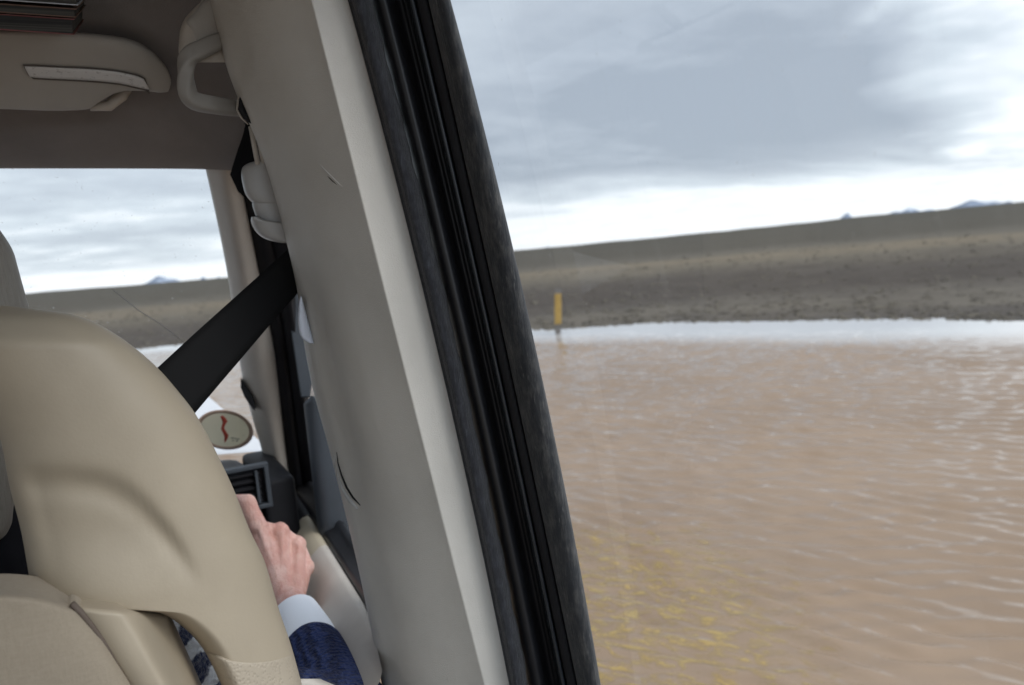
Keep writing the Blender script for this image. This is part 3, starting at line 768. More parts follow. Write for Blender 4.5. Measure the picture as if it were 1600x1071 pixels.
# ---- front door
fd = empty('front_door', (0.27, 1.1, 0.6), car)
def build_front_door():
    # panel: rounded shoulder running forward, with a warm front section
    def panel(Y0, Y1, m, name, off=0.0):
        G = []
        for Y in np.linspace(Y0, Y1, 20):
            t = (Y-0.8)/0.7
            xo = 0.236 + 0.05*(Y-0.97)
            row = []
            for (dx, z) in ((0.004, -0.450), (-0.004, -0.440), (-0.014, -0.441), (-0.028, -0.452), (-0.044, -0.470), (-0.060, -0.492), (-0.075, -0.518), (-0.088, -0.548), (-0.099, -0.585), (-0.106, -0.64), (-0.10, -0.8), (-0.08, -1.0)):
                xs_ = (0.2245+(-0.299-z/Y)*0.099)*Y+0.004
                row.append((min(xo+dx+off, xs_), Y, 1.5+z+off))
            G.append(row)
        mb = MB(); mb.grid(G); o = mb.build(name, m, fd)
    panel(0.80, 1.2365, DOORT, 'door_panel'); panel(1.2365, 1.41, TRIMW, 'front_panel'); panel(1.41, 1.70, BLACKP, 'corner_panel', 0.002)
    # sill strip
    G = []
    for Y in np.linspace(0.94, 1.62, 16):
        t = (Y-0.8)/0.7; xo = 0.237+0.05*(Y-0.97)
        G.append([(xo+0.045, Y, 1.5-0.46), (xo+0.036, Y, 1.5-0.424), (xo+0.028, Y, 1.5-0.419), (xo+0.022, Y, 1.5-0.424), (xo+0.019, Y, 1.5-0.430), (xo+0.006, Y, 1.5-0.434), (xo+0.001, Y, 1.5-0.440), (xo-0.001, Y, 1.5-0.46)])
    mb = MB(); mb.grid(G); mb.build('sill_strip', RUBBER, fd)
    # frame: black strip beside the windscreen pillar, from sill to roof
    FR = curve([(180, 384), (250, 402), (320, 424), (385, 444), (480, 457), (620, 476), (790, 501), (835, 511)])
    G = []
    for y in np.linspace(150, 850, 50):
        l = float(AR(y))-3; r = float(FR(y)); Y = YA(y)-0.03; row = []
        if y < 455: r = max(r, float(S_(y))+8)
        for u, dY in ((0, 0.0), (0.2, -0.02), (0.45, -0.03), (0.5, -0.018), (0.56, -0.03), (0.8, -0.045), (0.97, -0.05), (1, -0.045)):
            row.append(onY(l+(r-l)*u, y, Y+dY))
        row.append(row[-1]+np.array((0.012, 0.03, 0)))
        G.append(row)
    mb = MB(); mb.grid(G); mb.build('window_frame', BLACKP, fd)
    # upper frame along the roof edge
    G = []
    for Y in np.linspace(0.72, 1.13, 14):
        sx = float(np.interp(Y, [0.7, 0.9, 1.05, 1.25], [0.19, 0.178, 0.166, 0.150])); z = roof_z(min(Y, 1.2))-float(np.interp(Y, [0.8, 1.05, 1.2], [0.148, 0.108, 0.046]))
        G.append([(sx-0.004, Y, 1.5+z+0.004), (sx+0.004, Y, 1.5+z-0.02), (sx+0.014, Y, 1.5+z-0.03), (sx+0.03, Y, 1.5+z-0.02), (sx+0.05, Y, 1.5+z+0.06)])
    mb = MB(); mb.grid(G); mb.build('upper_frame', DULL, fd)
    # pane
    G = []
    for y in np.linspace(200, 840, 14):
        p = onY(float(FR(y)), y, YA(y)-0.05); G.append([(p[0]+0.006-0.012*(p[1]-Y)/0.4, Y, p[2]) for Y in np.linspace(p[1]+0.02, 0.9, 8)])
    mb = MB(); mb.grid(G); mb.build('window_pane', glass_mat('front_side_glass', 0.02, streak=False), fd)
    mb = MB(); G = section_loft(np.linspace(1061, 1300, 20), lambda y: 470-60*sstep(y, 1061, 1080)-10, lambda y: 500+36*sstep(y, 1061, 1078), 0.80, 0.05, 32)
    mb.grid(G, cv=True, cap=True); mb.build('armrest', TRIM2, fd)
build_front_door()

def build_mirror():
    m = empty('side_mirror', onX(500, 740, 0.36), car)
    rows = np.concatenate([np.linspace(619, 640, 8), np.linspace(650, 960, 18)])
    xl = lambda y: 486 - 12*sstep(y, 619, 632) + (y-632)*0.118
    xr = lambda y: 498 + 40*sstep(y, 619, 636) + (y-632)*0.16
    mb = MB(); mb.grid(section_loft(rows, xl, xr, 1.33, 0.05, 36, 3.2), cv=True, cap=True); mb.build('mirror_housing', SLATE, m)
    mb = MB(); mb.tube([onX(500, 800, 0.335)+np.array((-0.04, 0.05, -0.02)), onX(500, 800, 0.38)], 0.02, 10); mb.build('mirror_arm', BLACKP, m)
    # quarter panel behind the mirror, at the front corner of the door window
    q = MB(); o = [(446, 462), (462, 455), (476, 470), (487, 560), (487, 600), (484, 622), (470, 622)]
    f = [onY(x, y, 1.36) for x, y in o]; b = [p+np.array((0.004, 0.015, 0)) for p in f]; n = len(o)
    q.add(f+b, [tuple(range(n)), tuple(range(2*n-1, n-1, -1))]+[(i, n+i, n+(i+1) % n, (i+1) % n) for i in range(n)])
    q.build('quarter_panel', SLATE, fd, smooth=False, bevel=0.003)
build_mirror()

# ---- belt height adjuster on the pillar, and the belt
def build_belt():
    a = empty('belt_adjuster', onY(415, 320, 0.91), car)
    def blk(name, tab, Y, dep, m=CLIPM, ex=3.5):
        ys = [t[0] for t in tab]; xl = curve([(t[0], t[1]) for t in tab]); xr = curve([(t[0], t[2]) for t in tab])
        mb = MB(); mb.grid(section_loft(np.linspace(ys[0], ys[-1], 26), xl, xr, Y, dep, 36, ex), cv=True, cap=True); return mb.build(name, m, a)
    blk('upper_block', [(252, 400, 470), (256, 386, 470), (264, 378, 475), (272, 377, 480), (300, 382, 485), (312, 389, 486), (318, 396, 486)], 0.915, 0.028)
    blk('middle_block', [(312, 396, 486), (318, 394, 490), (334, 398, 492), (346, 404, 495), (353, 414, 495)], 0.912, 0.024)
    blk('lower_lip', [(339, 393, 404), (344, 392, 415), (350, 393, 470), (360, 398, 500), (370, 408, 505), (377, 424, 505), (380, 440, 505)], 0.908, 0.030)
    for x0 in (396, 405):
        mb = MB(); mb.tube([onY(x0-4, 198, 0.89), onY(x0+1, 225, 0.89), onY(x0+7, 258, 0.89)], 0.0028, 8); mb.build('slide_rail', TRIM2, a)
    cap = empty('belt_glint', onY(478, 500, 0.87), car)
    mb = MB(); mb.grid(section_loft(np.linspace(463, 537, 26), curve([(463, 469), (480, 466.2), (500, 465.6), (520, 468), (531, 474), (537, 484)]), lambda y: np.maximum(471+0*y, 460+(y-420)*0.262), 0.832, 0.005, 28), cv=True, cap=True)
    mb.build('glint_patch', GLINTC, cap)  # pale blue colour stands in for a sky glint on the trim
    # belt strap, from the adjuster forward over the passenger's shoulder
    up = [(520, 327, .91), (452, 388, .90), (400, 435, .885), (350, 480, .868), (300, 525, .848), (248, 573, .825), (190, 628, .80), (130, 690, .785)]
    lo = [(530, 397, .905), (468, 455, .895), (428, 500, .880), (390, 545, .863), (348, 594, .843), (305, 645, .820), (250, 706, .795), (200, 770, .78)]
    G = []
    for (x, y, Y), (x2, y2, Y2) in zip(up, lo):
        A, B = onY(x, y, Y), onY(x2, y2, Y2)
        G.append([A*(1-t)+B*t + np.array((0, -0.002*math.sin(math.pi*t), 0)) for t in np.linspace(0, 1, 7)])
    mb = MB(); mb.grid(G); o = mb.build('seat_belt', BELT, car)
    s = o.modifiers.new('thick', 'SOLIDIFY'); s.thickness = 0.0014; s.offset = 0
build_belt()

# ---- sun visor
def build_visor():
    v = empty('sun_visor', onY(0, 100, 1.0), car)
    yt = curve([(-420, 40), (0, 48), (131, 53), (180, 58), (209, 65), (235, 79), (253, 97), (263, 112), (267.5, 126)])
    yb = curve([(-420, 158), (0, 169), (91, 172), (136, 169.5), (157, 157), (178, 145), (199, 140.5), (225, 140.5), (251, 144), (262, 143), (267.5, 130)])
    xs = np.concatenate([np.linspace(-420, 120, 24), np.linspace(126, 240, 30), np.linspace(243, 267, 18)])
    G = []
    for x in xs:
        a, b = float(yt(x)), float(yb(x)); ring = []
        e = min(1, (267.5-x)/10+0.15); th = 0.012*math.sqrt(min(1, max(0.03, (268-x)/40)))
        N = 28
        for q in np.linspace(0, 2*math.pi, N, endpoint=False):
            cc, ss = math.cos(q), math.sin(q)
            u = 0.5-0.5*math.copysign(abs(cc)**0.7, cc)              # 0 top .. 1 bottom
            t = math.copysign(abs(ss)**0.7, ss)
            Yc = 0.955+0.085*((a+(b-a)*u)-50)/120
            p = onY(x, a+(b-a)*u, Yc); ring.append(p+np.array((0, -0.8, -0.6))*th*t)
        G.append(ring)
    mb = MB(); mb.grid(G, cv=True, cap=True); mb.build('visor_board', VISOR, v)
    # pale label set into the board
    lt = [(37, 96), (60, 97), (100, 99), (140, 101), (180, 105), (205, 110), (224, 117), (229, 124), (231, 133)]
    lb = [(47, 114), (80, 116), (120, 118), (150, 120), (180, 123), (205, 128), (222, 132), (231, 133.5)]
    def lab(inset, lift, m, name):
        N = 26; G = []
        ct = curve(lt); cb = curve(lb)
        for x in np.linspace(38+inset, 231-inset, N):
            a, b = float(ct(x))+inset, float(cb(max(47, x)))-inset
            if x < 47: b = 96+(x-37)*1.85-inset*0.5
            b = max(b, a+0.4)
            row = []
            for u in np.linspace(0, 1, 5):
                y = a+(b-a)*u; Yc = 0.955+0.085*(y-50)/120
                p = onY(x, y, Yc)+np.array((0, -0.8, -0.6))*0.0123; d = p-EYE; row.append(EYE+d*(1-lift/np.linalg.norm(d)))
            G.append(row)
        mb = MB(); mb.grid(G); o = mb.build(name, m, v)
        s = o.modifiers.new('thick', 'SOLIDIFY'); s.thickness = 0.0008; s.offset = 0
    lab(-2, 0.0018, mat('label_border', (0.12, 0.11, 0.10), 0.7), 'label_border')
    def txt(w, bs, pos):
        n = w.noise(w.mapping(pos, scale=(1, 1, 1.3)), 170, 4, 0.7)
        w.l.new(w.mix(w.smooth(n, 0.55, 0.68), (0.68, 0.69, 0.69), (0.42, 0.42, 0.42)), bs.inputs['Base Color'])
    lab(0.6, 0.0032, mat('label_paper', (0.68, 0.69, 0.69), 0.5, extra=txt), 'warning_label')
    # retaining clip
    mb = MB(); mb.tube([onY(140, 168, 1.045), onY(170, 166, 1.045), onY(190, 150, 1.045), onY(200, 138, 1.045)], [0.004, .006, .0065, .005], 10); mb.build('visor_clip', TRIM2, v)
build_visor()

# ---- grab handle over the front door
def build_handle():
    h = empty('grab_handle', onY(315, 100, 0.95), car)
    def hp(x, y, d=0.0): return onY(x, y, 0.865+d)
    pts = [(360, 58, .0), (334, 68, -.003), (312, 79, -.006), (296, 86, -.008), (291, 95, -.009), (290, 112, -.009), (290.5, 130, -.009), (293, 147, -.009), (299, 156, -.008), (311, 161, -.006), (330, 164, -0.002), (358, 169, 0.012), (392, 172, 0.04)]
    mb = MB(); mb.tube([hp(*p) for p in pts], [.0065, .0070, .0076, .0080, .0080, .0080, .0080, .0080, .0080, .0076, .0074, .0072, .007], 24, flat=1.15, sq=0.55); mb.build('handle_loop', GRIP, h, sub=1)
    mb = MB(); rows = np.linspace(-60, 98, 40)
    xl = curve([(-60, 330), (0, 315), (16, 300), (32, 287), (50, 281), (80, 279), (100, 284)]); xr = lambda y: 372+0.12*y
    mb.grid(section_loft(rows, xl, xr, 0.89, 0.018, 36, 3.0), cv=True, cap=True); mb.build('handle_mount', TRIM2, h)
    mb = MB(); rows = np.linspace(0, 74, 22)
    xl = curve([(0, 318), (20, 302), (34, 290), (50, 296), (66, 302), (74, 312)]); xr = lambda y: 360+0.12*y
    mb.grid(section_loft(rows, xl, xr, 0.884, 0.0148, 32, 3.0), cv=True, cap=True); mb.build('screw_cover', VISOR, h)
build_handle()

# ---- passenger seat
seat = empty('front_seat', (-0.03, 0.66, 0.4), car)
HR = curve([(478, 8), (479.3, 24), (481, 36), (484, 60), (491, 111), (499, 137), (510, 160), (538, 203), (577, 248), (610, 277), (648, 306), (736, 352), (774, 369), (830, 391), (876, 413), (953, 436), (1009, 455), (1067, 471), (1200, 508)])
HL = curve([(478, -2), (479.3, -16), (481, -28), (485, -45), (495, -62), (520, -70), (573, -55), (640, -18), (685, 0), (760, 15), (831, 33), (927, 51), (944, 57), (950, 110), (954, 190), (958, 246), (976, 281), (1011, 315), (1047, 335), (1071, 346), (1200, 430)])
ARCH = curve([(0, 752), (40, 751), (100, 752), (150, 757), (190, 772), (225, 799), (260, 838), (295, 890), (320, 940), (345, 1010), (360, 1071)])
def build_seat():
    rows = np.concatenate([[478, 478.6, 479.3, 480.2, 481.5, 483, 485, 488, 491, 495, 500, 505, 511, 518, 526], np.arange(534, 940, 7), np.arange(940, 964, 1.5), np.arange(966, 1060, 6)])
    N = 128
    def ring_at(y, extra=0.0, warp=0.0):
        l, r = float(HL(y)), float(HR(y)); ring = []
        lv = l if y < 940 else 51+0.24*(y-927)           # left edge the shell would have without its cut-out
        wv_ = (r-lv)/300.0
        dep = 0.058*min(1.0, math.sqrt(max(0.02, (y-477)/60.0)))*min(1.0, 0.35+wv_)
        for q in np.linspace(0, 2*math.pi, N, endpoint=False):
            cc, ss = math.cos(q), math.sin(q); ex = 2.5
            u = math.copysign(abs(cc)**(2/ex), cc); px = (l+r)/2+u*(r-l)/2
            uv = min(1.0, max(-1.0, (2*px-lv-r)/(r-lv)))
            d_ = (1-abs(uv)**ex)**(1/ex)*dep
            if y >= 940:
                t = min(1.0, max(0.0, (px-l)/38.0)); d_ *= math.sqrt(max(0.0, 1-(1-t)**2))
            d_ += extra
            v = 1 if ss >= 0 else -1
            dY = -v*d_
            if v > 0:
                d = y-float(ARCH(max(0, px)))
                edge = sstep(px, lv, lv+50)*sstep(r-px, 0, 60)*(1-sstep(y, 820, 935))
                dY += edge*(0.007*sstep(d, -28, 26) + 0.0045*math.exp(-(d/22.0)**2))
            ring.append(onY(px, y+warp*(1-u*u), 0.700+dY))
        return ring
    G = [ring_at(y) for y in rows]
    mb = MB(); mb.grid(G, cv=True, cap=True); mb.build('headrest', LEATHER, seat)
    # dimpled lower bolster, stitched under the headrest arm
    G = []
    for y in np.concatenate([np.linspace(1017, 1024, 6), np.linspace(1028, 1400, 34)]):
        e = float(sstep(y, 1016, 1024)); G.append(ring_at(y, -0.003+0.0045*e, 14))
    mb = MB(); mb.grid(np.array(G), cv=True, cap=True)
    mb.build('side_bolster', PERF, seat)
    # rear of the backrest: cloth centre, leather edge, seam between
    SEAM = curve([(935, 100), (945, 115), (970, 137), (1000, 160), (1035, 182), (1071, 205), (1300, 330)])
    RE = curve([(940, 236), (950, 247), (958, 255), (985, 267), (1020, 283), (1071, 306), (1300, 405)])
    TOP = curve([(-320, 935), (-100, 926), (0, 926), (60, 931), (110, 944), (160, 949), (200, 952), (250, 958)])
    def panel(a, b, m, name, t0, Y0, roll, away=0.0):
        G = []
        for t in np.concatenate([np.linspace(0, 0.035, 10), np.linspace(0.05, 1, 30)]):
            row = []
            for u in np.linspace(0, 1, 26):
                ya = 930+370*t
                xl_, xr_ = a(ya), float(b(ya))
                px = xl_+(xr_-xl_)*u
                topy = float(TOP(px)); y = topy + (1300-topy)*t
                xl_, xr_ = a(y), float(b(y)); px = xl_+(xr_-xl_)*u
                topy = float(TOP(px)); y = topy + (1300-topy)*t
                e = 1-abs(2*u-1)**roll
                Yv = Y0+0.016 - 0.016*math.sqrt(max(0, 1-(1-min(1, t/0.035))**2)) - 0.008*e - 0.004*sstep(t, 0, .3) + away*float(sstep(u, 0.45, 1.05))
                row.append(onY(px, y, Yv))
            G.append(row)
        G = np.array(G)
        back = G[0:1].copy(); back[:, :, 1] += 0.04; G = np.concatenate([back, G])
        left = G[:, :1].copy(); left[:, :, 1] += 0.02; right = G[:, -1:].copy(); right[:, :, 1] += 0.05
        G = np.concatenate([left, G, right], 1)
        mb = MB(); mb.grid(G); mb.build(name, m, seat)
    panel(lambda y: -330+0*y, lambda y: SEAM(y)-1.0, SEATC, 'backrest_panel', 0, 0.622, 8)
    panel(lambda y: float(SEAM(y))+1.0, RE, LEATHER, 'backrest_edge', 0, 0.624, 3, 0.055)
    mb = MB(); mb.tube([onY(float(SEAM(y)), y, 0.622) for y in np.linspace(943, 1290, 24)], 0.0022, 8); mb.build('seam', mat('seam_thread', (0.12, 0.09, 0.07), 0.8), seat)
    # body of the backrest and cushion down to the floor
    mb = MB(); mb.box((-0.10, 0.80, 0.62), (0.24, 0.055, 0.32)); mb.build('backrest', LEATHER, seat, bevel=0.03)
    mb = MB(); mb.box((-0.13, 1.08, 0.52), (0.24, 0.25, 0.07)); mb.build('cushion', LEATHER, seat, bevel=0.03)
build_seat()

# ---- rest of the cabin shell, mostly seen in reflections
def build_rear_mirror():
    m = empty('rear_view_mirror', (-0.44, 1.15, 1.62), car)
    mb = MB(); mb.box((-0.43, 1.16, 1.60), (0.115, 0.018, 0.036)); mb.build('mirror_housing', BLACKP, m, bevel=0.012)
    mb = MB(); mb.box((-0.43, 1.139, 1.60), (0.105, 0.002, 0.029)); mb.build('mirror_glass', mat('mirror_silver', (0.9, 0.9, 0.9), 0.02, metal=1.0), m, smooth=False)
    mb = MB(); mb.tube([(-0.43, 1.17, 1.62), (-0.43, 1.23, 1.70)], 0.009, 10); mb.build('mirror_stem', BLACKP, m)
build_rear_mirror()

def build_shell():
    mb = MB(); mb.box((XC, 0.45, 0.16), (0.80, 1.25, 0.03)); mb.build('floor_pan', BLACKP, car)
    ld = empty('driver_side', (-1.35, 0.5, 0.6), car)
    mb = MB(); mb.box((-1.36, 0.45, 0.62), (0.05, 1.2, 0.44)); mb.build('door_panel', TRIM2, ld, bevel=0.03)
    for Y in (0.62, -0.6):
        mb = MB(); mb.tube([(-1.33, Y, 1.03), (-1.30, Y, 1.5), (-1.24, Y, 1.76)], 0.05, 10); mb.build('pillar_trim', TRIM, ld)
    mb = MB(); mb.tube([(-1.35, 1.62, 1.1), (-1.27, 1.2, 1.68)], 0.035, 10); mb.build('windscreen_pillar', TRIM2, ld)
    # bonnet
    G = []
    for Y in np.linspace(1.66, 2.95, 12):
        t = (Y-1.66)/1.29; row = []
        for u in np.linspace(-1, 1, 25):
            row.append((XC+u*0.80*(1-0.06*t), Y+0.10*(1-u*u)*(1 if t > 0.5 else 0.5), 1.5-0.332+0.012*t-0.03*abs(u)**3-0.25*max(0, t-0.93)/0.07*0.4))
        G.append(row)
    mb = MB(); mb.grid(G); mb.build('bonnet', BODYP, car)
    mb = MB(); mb.box((XC, 2.3, 0.62), (0.74, 0.62, 0.42)); mb.build('front_body', BODYP, car, bevel=0.05)
build_shell()

# ------------------------------------------------------------------ sticker on the windscreen
def backlit(w, bs, pos):
    # thin printed vinyl lets some daylight through
    tl = w.new('ShaderNodeBsdfTranslucent'); tl.inputs[0].default_value = (0.78, 0.74, 0.62, 1)
    mx = w.new('ShaderNodeMixShader'); mx.inputs[0].default_value = 0.45
    out = [n for n in w.n if n.type == 'OUTPUT_MATERIAL'][0]
    w.l.new(bs.outputs[0], mx.inputs[1]); w.l.new(tl.outputs[0], mx.inputs[2]); w.l.new(mx.outputs[0], out.inputs['Surface'])
def build_sticker():
    c = wat(352, 671); o = onY(352, 671, c[1]-0.01)
    n = np.array((0, -0.80, -0.60)); n = np.array((0.0, -0.779, -0.627))
    right = np.array((1, 0.10, 0)); right /= np.linalg.norm(right); n = np.array((0.05, -0.80, -0.60)); n /= np.linalg.norm(n)
    root = empty('windscreen_sticker', o)
    tag(root, 'oval cream sticker with brown rim and wavy red line low on the windscreen', 'sticker')
    sc = np.dot(o-EYE, cf)/F
    def P(px, py, lift=0): # point of the sticker's plane seen at px, py
        d = ray(px, py); t = np.dot(o-EYE, n)/np.dot(d, n); return EYE+d*t+n*lift
    cx, cy, a, b, th = 351, 671.5, 45.0, 30.5, math.radians(9)
    def ell(k, lift, N=48): return [P(cx+k*a*math.cos(q)*math.cos(th)-k*b*math.sin(q)*math.sin(th), cy+k*a*math.cos(q)*math.sin(th)+k*b*math.sin(q)*math.cos(th), lift) for q in np.linspace(0, 2*math.pi, N, endpoint=False)]
    mb = MB(); mb.grid([ell(1.0, 0), ell(1.0, 0.0012), ell(0.86, 0.0012), ell(0.86, 0)], cu_=True, cv=True)
    mb.build('rim', mat('sticker_rim', (0.60, 0.42, 0.32), 0.6, var=(30, 0.1)), root)
    mb = MB(); e0, e1 = ell(0.87, 0), ell(0.87, 0.0008); mb.grid([e0, e1], cv=True, cap=True)
    mb.build('face', mat('sticker_face', (0.84, 0.80, 0.69), 0.6, var=(25, 0.05), extra=backlit), root, smooth=False)
    pts = [(345.5, 649.5), (350, 655), (351.5, 659), (349, 664), (347.5, 669), (350, 674), (353.5, 680), (353, 685), (351.5, 690)]
    wd = [1.6, 3.4, 3.6, 2.6, 2.3, 2.4, 3.0, 2.6, 1.2]
    top, side = [], []
    G = []
    for (x, y), w_ in zip(pts, wd): G.append([P(x-w_, y+1, 0.0011), P(x-w_, y+1, 0.0018), P(x+w_, y-1, 0.0018), P(x+w_, y-1, 0.0011)])
    mb = MB(); mb.grid(G); mb.build('red_line', mat('sticker_red', (0.62, 0.09, 0.06), 0.6), root)
    mb = MB()
    for x, y, w_ in ((363, 684, 2.2), (368, 685, 1.6), (372, 685.5, 1.8), (364, 688, 1.5), (370, 688.5, 2.0)):
        mb.add([P(x-w_, y-1, .0016), P(x+w_, y-1, .0016), P(x+w_, y+0.6, .0016), P(x-w_, y+0.6, .0016)], [(0, 1, 2, 3)])
    mb.build('fine_print', mat('sticker_print', (0.22, 0.22, 0.20), 0.7), root)
build_sticker()

# ------------------------------------------------------------------ magazines tucked above the visor
def build_mags():
    labs = ['lowest dark magazine of the stack tucked over the sun visor, reddish cover edge',
            'middle dark magazine of the stack above the sun visor with brown corner',
            'topmost dark magazine of the stack above the sun visor, pale corner sticking out']
    specs = [((30, 55), 116, (44, 21), 0.0, (0.16, 0.05, 0.045)), ((14, 28), 119, (20, 8), 0.002, (0.14, 0.08, 0.055)), ((-14, 9), 122, (6, -12), 0.004, (0.45, 0.47, 0.50))]
    for i, lab in enumerate(labs):
        # thickness band in px at the right end (y_top..y_bottom), sloping slightly up to the left
        (ta, tb), xr, _, dx, col = specs[i]
        Y0 = 0.80
        root = empty('magazine', onY(60, (ta+tb)/2, Y0)); tag(root, lab, 'magazine', 'magazines over the visor')
        def slab(y0, y1, x1, shrink, m, name):
            mb = MB()
            c = []
            for (x, up_) in ((-260, -26), (x1, 0)):
                for y in (y0, y1):
                    for Yb in (0, 1):
                        p = onY(x, y+up_, Y0+shrink); p = p + (np.array((0.01, 0.15, 0.058)) if Yb else 0); c.append(p)
            f = [(0, 1, 3, 2), (4, 6, 7, 5), (0, 4, 5, 1), (2, 3, 7, 6), (0, 2, 6, 4), (1, 5, 7, 3)]
            mb.add(c, f); mb.build(name, m, root, smooth=False)
        def ex(w, bs, pos):
            wv = w.noise(w.mapping(pos, scale=(2, 2, 500)), 1.0, 3, 0.7)
            w.l.new(w.mix(w.smooth(wv, 0.35, 0.65), (0.012, 0.012, 0.012), (0.06, 0.058, 0.05)), bs.inputs['Base Color'])  # page edges coloured near black for the shade they sit in
        pg = mat('shaded_page_edges', (0.1, 0.1, 0.09), 0.8, extra=ex); cv = mat('magazine_cover', col, 0.45, var=(20, 0.2))
        slab(ta+1.6, tb-1.8, xr-3, 0.001, pg, 'pages')
        slab(tb-1.7, tb, xr, 0, cv, 'back_cover'); slab(ta, ta+1.5, xr, 0, cv, 'front_cover')
build_mags()

# ------------------------------------------------------------------ the passenger
def capsule(mb, a, b, ra, rb, n=14):
    a, b = np.array(a, float), np.array(b, float); t = b-a; L = np.linalg.norm(t); t = t/L
    h = np.array((0, 0, 1.0)) if abs(t[2]) < 0.9 else np.array((1.0, 0, 0))
    x = np.cross(t, h); x /= np.linalg.norm(x); y = np.cross(t, x); rings = []
    for k in np.linspace(-math.pi/2, 0, 6)[1:]: rings.append((a+t*ra*math.sin(k), ra*math.cos(k)))
    for k in np.linspace(0, math.pi/2, 6)[:-1]: rings.append((b+t*rb*math.sin(k), rb*math.cos(k)))
    mb.grid([[c+r*(x*math.cos(q)+y*math.sin(q)) for q in np.linspace(0, 2*math.pi, n, endpoint=False)] for c, r in rings], cv=True, cap=True)
def remesh(o, vox, it=4, f=0.5):
    m = o.modifiers.new('remesh', 'REMESH'); m.mode = 'VOXEL'; m.voxel_size = vox; m.use_smooth_shade = True
    s = o.modifiers.new('smooth', 'SMOOTH'); s.iterations = it; s.factor = f
def build_person():
    pr = empty('person', (-0.12, 0.95, 0.55))
    tag(pr, 'front passenger in navy and white knit sweater, right hand gripping the dash bar', 'person')
    def sk_extra(w, bs, pos):
        n = w.noise(pos, 45, 4, 0.6); n2 = w.noise(w.mapping(pos, scale=(1.6, 0.7, 0.35)), 120, 3, 0.6)
        c = w.mix(w.smooth(n, 0.35, 0.7), (0.60, 0.315, 0.255), (0.70, 0.45, 0.38))
        w.l.new(w.mix(w.math('MULTIPLY', w.smooth(n2, 0.55, 0.75), 0.6), c, (0.47, 0.22, 0.18)), bs.inputs['Base Color'])
        b = w.new('ShaderNodeBump'); b.inputs['Strength'].default_value = 0.6; b.inputs['Distance'].default_value = 0.0035
        w.l.new(w.math('ADD', n2, w.noise(pos, 500, 3, 0.6)), b.inputs['Height']); w.l.new(b.outputs[0], bs.inputs['Normal'])
        bs.inputs['Subsurface Weight'].default_value = 0.12; bs.inputs['Subsurface Radius'].default_value = (0.01, 0.004, 0.002)
    SKIN = mat('skin', (0.64, 0.40, 0.32), 0.5, 0.4, extra=sk_extra)
    mb = MB()
    A = lambda x, y, Y: onY(x, y, Y)
    sh = np.array((0.0, 0.90, 1.5-0.47)); el = A(543, 1135, 0.84); wr = A(452, 942, 1.10)
    # trunk, neck and head (mostly behind the seat)
    capsule(mb, (-0.14, 0.95, 0.62), (-0.14, 0.94, 0.98), 0.15, 0.15, 18); capsule(mb, (-0.28, 0.93, 1.02), (-0.02, 0.92, 1.03), 0.07, 0.07)
    capsule(mb, (-0.15, 0.92, 1.08), (-0.16, 0.935, 1.30), 0.055, 0.052); capsule(mb, (-0.215, 0.95, 1.43), (-0.215, 0.935, 1.50), 0.078, 0.088, 18)
    capsule(mb, (-0.215, 0.985, 1.40), (-0.215, 1.0, 1.45), 0.05, 0.06); capsule(mb, (-0.215, 1.04, 1.445), (-0.215, 1.055, 1.425), 0.008, 0.013)
    for s in (-1, 1): capsule(mb, (-0.215+s*0.082, 0.945, 1.45), (-0.215+s*0.086, 0.94, 1.475), 0.012, 0.015)
    # arm
    capsule(mb, sh, el, 0.05, 0.042); capsule(mb, el, wr, 0.041, 0.024)
    # hand: knuckle points seen in the photograph
    K = {'index': A(403, 822, 1.175), 'middle': A(438, 830, 1.175), 'ring': A(465, 850, 1.170), 'pinky': A(479, 884, 1.155)}
    wl, wrr = A(441, 932, 1.105), A(461, 938, 1.10)
    for nm, r0, r1 in (('index', .0155, .0125), ('middle', .0150, .0128), ('ring', .0145, .0120), ('pinky', .0135, .0108)):
        st = wl if nm in ('index', 'middle') else wrr
        capsule(mb, st, K[nm]+np.array((0, 0.004, 0)), r0, r1)
    for a_, b_, r_ in (('index', 'middle', .0135), ('middle', 'ring', .0130), ('ring', 'pinky', .0120)):
        capsule(mb, K[a_]+np.array((0, .004, -.006)), K[b_]+np.array((0, .004, -.006)), r_, r_)
    capsule(mb, A(425, 905, 1.13), A(405, 840, 1.19), .016, .015); capsule(mb, A(440, 880, 1.155), A(425, 850, 1.18), .018, .016)
    capsule(mb, A(455, 900, 1.14), A(462, 870, 1.17), .016, .013)
    # palm depth in front of the back of the hand
    capsule(mb, A(430, 905, 1.14)+np.array((0, .012, 0)), A(425, 850, 1.19)+np.array((0, .012, 0)), .02, .018)
    def finger(p, rads):
        for a, b, ra, rb in zip(p[:-1], p[1:], rads[:-1], rads[1:]): capsule(mb, a, b, ra, rb, 12)
    for nm, r in (('index', .0127), ('middle', .0128), ('ring', .0122), ('pinky', .0108)):
        k = K[nm]; capsule(mb, k+np.array((0, -.002, -.001)), k+np.array((0, .004, -.003)), r*1.08, r*1.05)
    # index stretches up to its middle joint, then folds over the bar
    finger([K['index'], A(392, 800, 1.185), A(387, 786, 1.19), A(366, 784, 1.225), A(360, 797, 1.24)], [.0135, .0130, .0132, .0110, .0090])
    finger([K['middle'], A(434, 838, 1.222), A(428, 850, 1.245), A(420, 866, 1.245)], [.0125, .0115, .0100, .0085])
    finger([K['ring'], A(460, 858, 1.214), A(452, 870, 1.236), A(444, 884, 1.236)], [.0120, .0110, .0098, .0082])
    finger([K['pinky'], A(474, 890, 1.192), A(467, 898, 1.212), A(460, 908, 1.212)], [.0105, .0095, .0085, .0072])
    # thumb from the side of the palm
    finger([A(418, 900, 1.135), A(396, 868, 1.17), A(384, 838, 1.20), A(384, 815, 1.225)], [.0165, .0140, .0118, .0095])
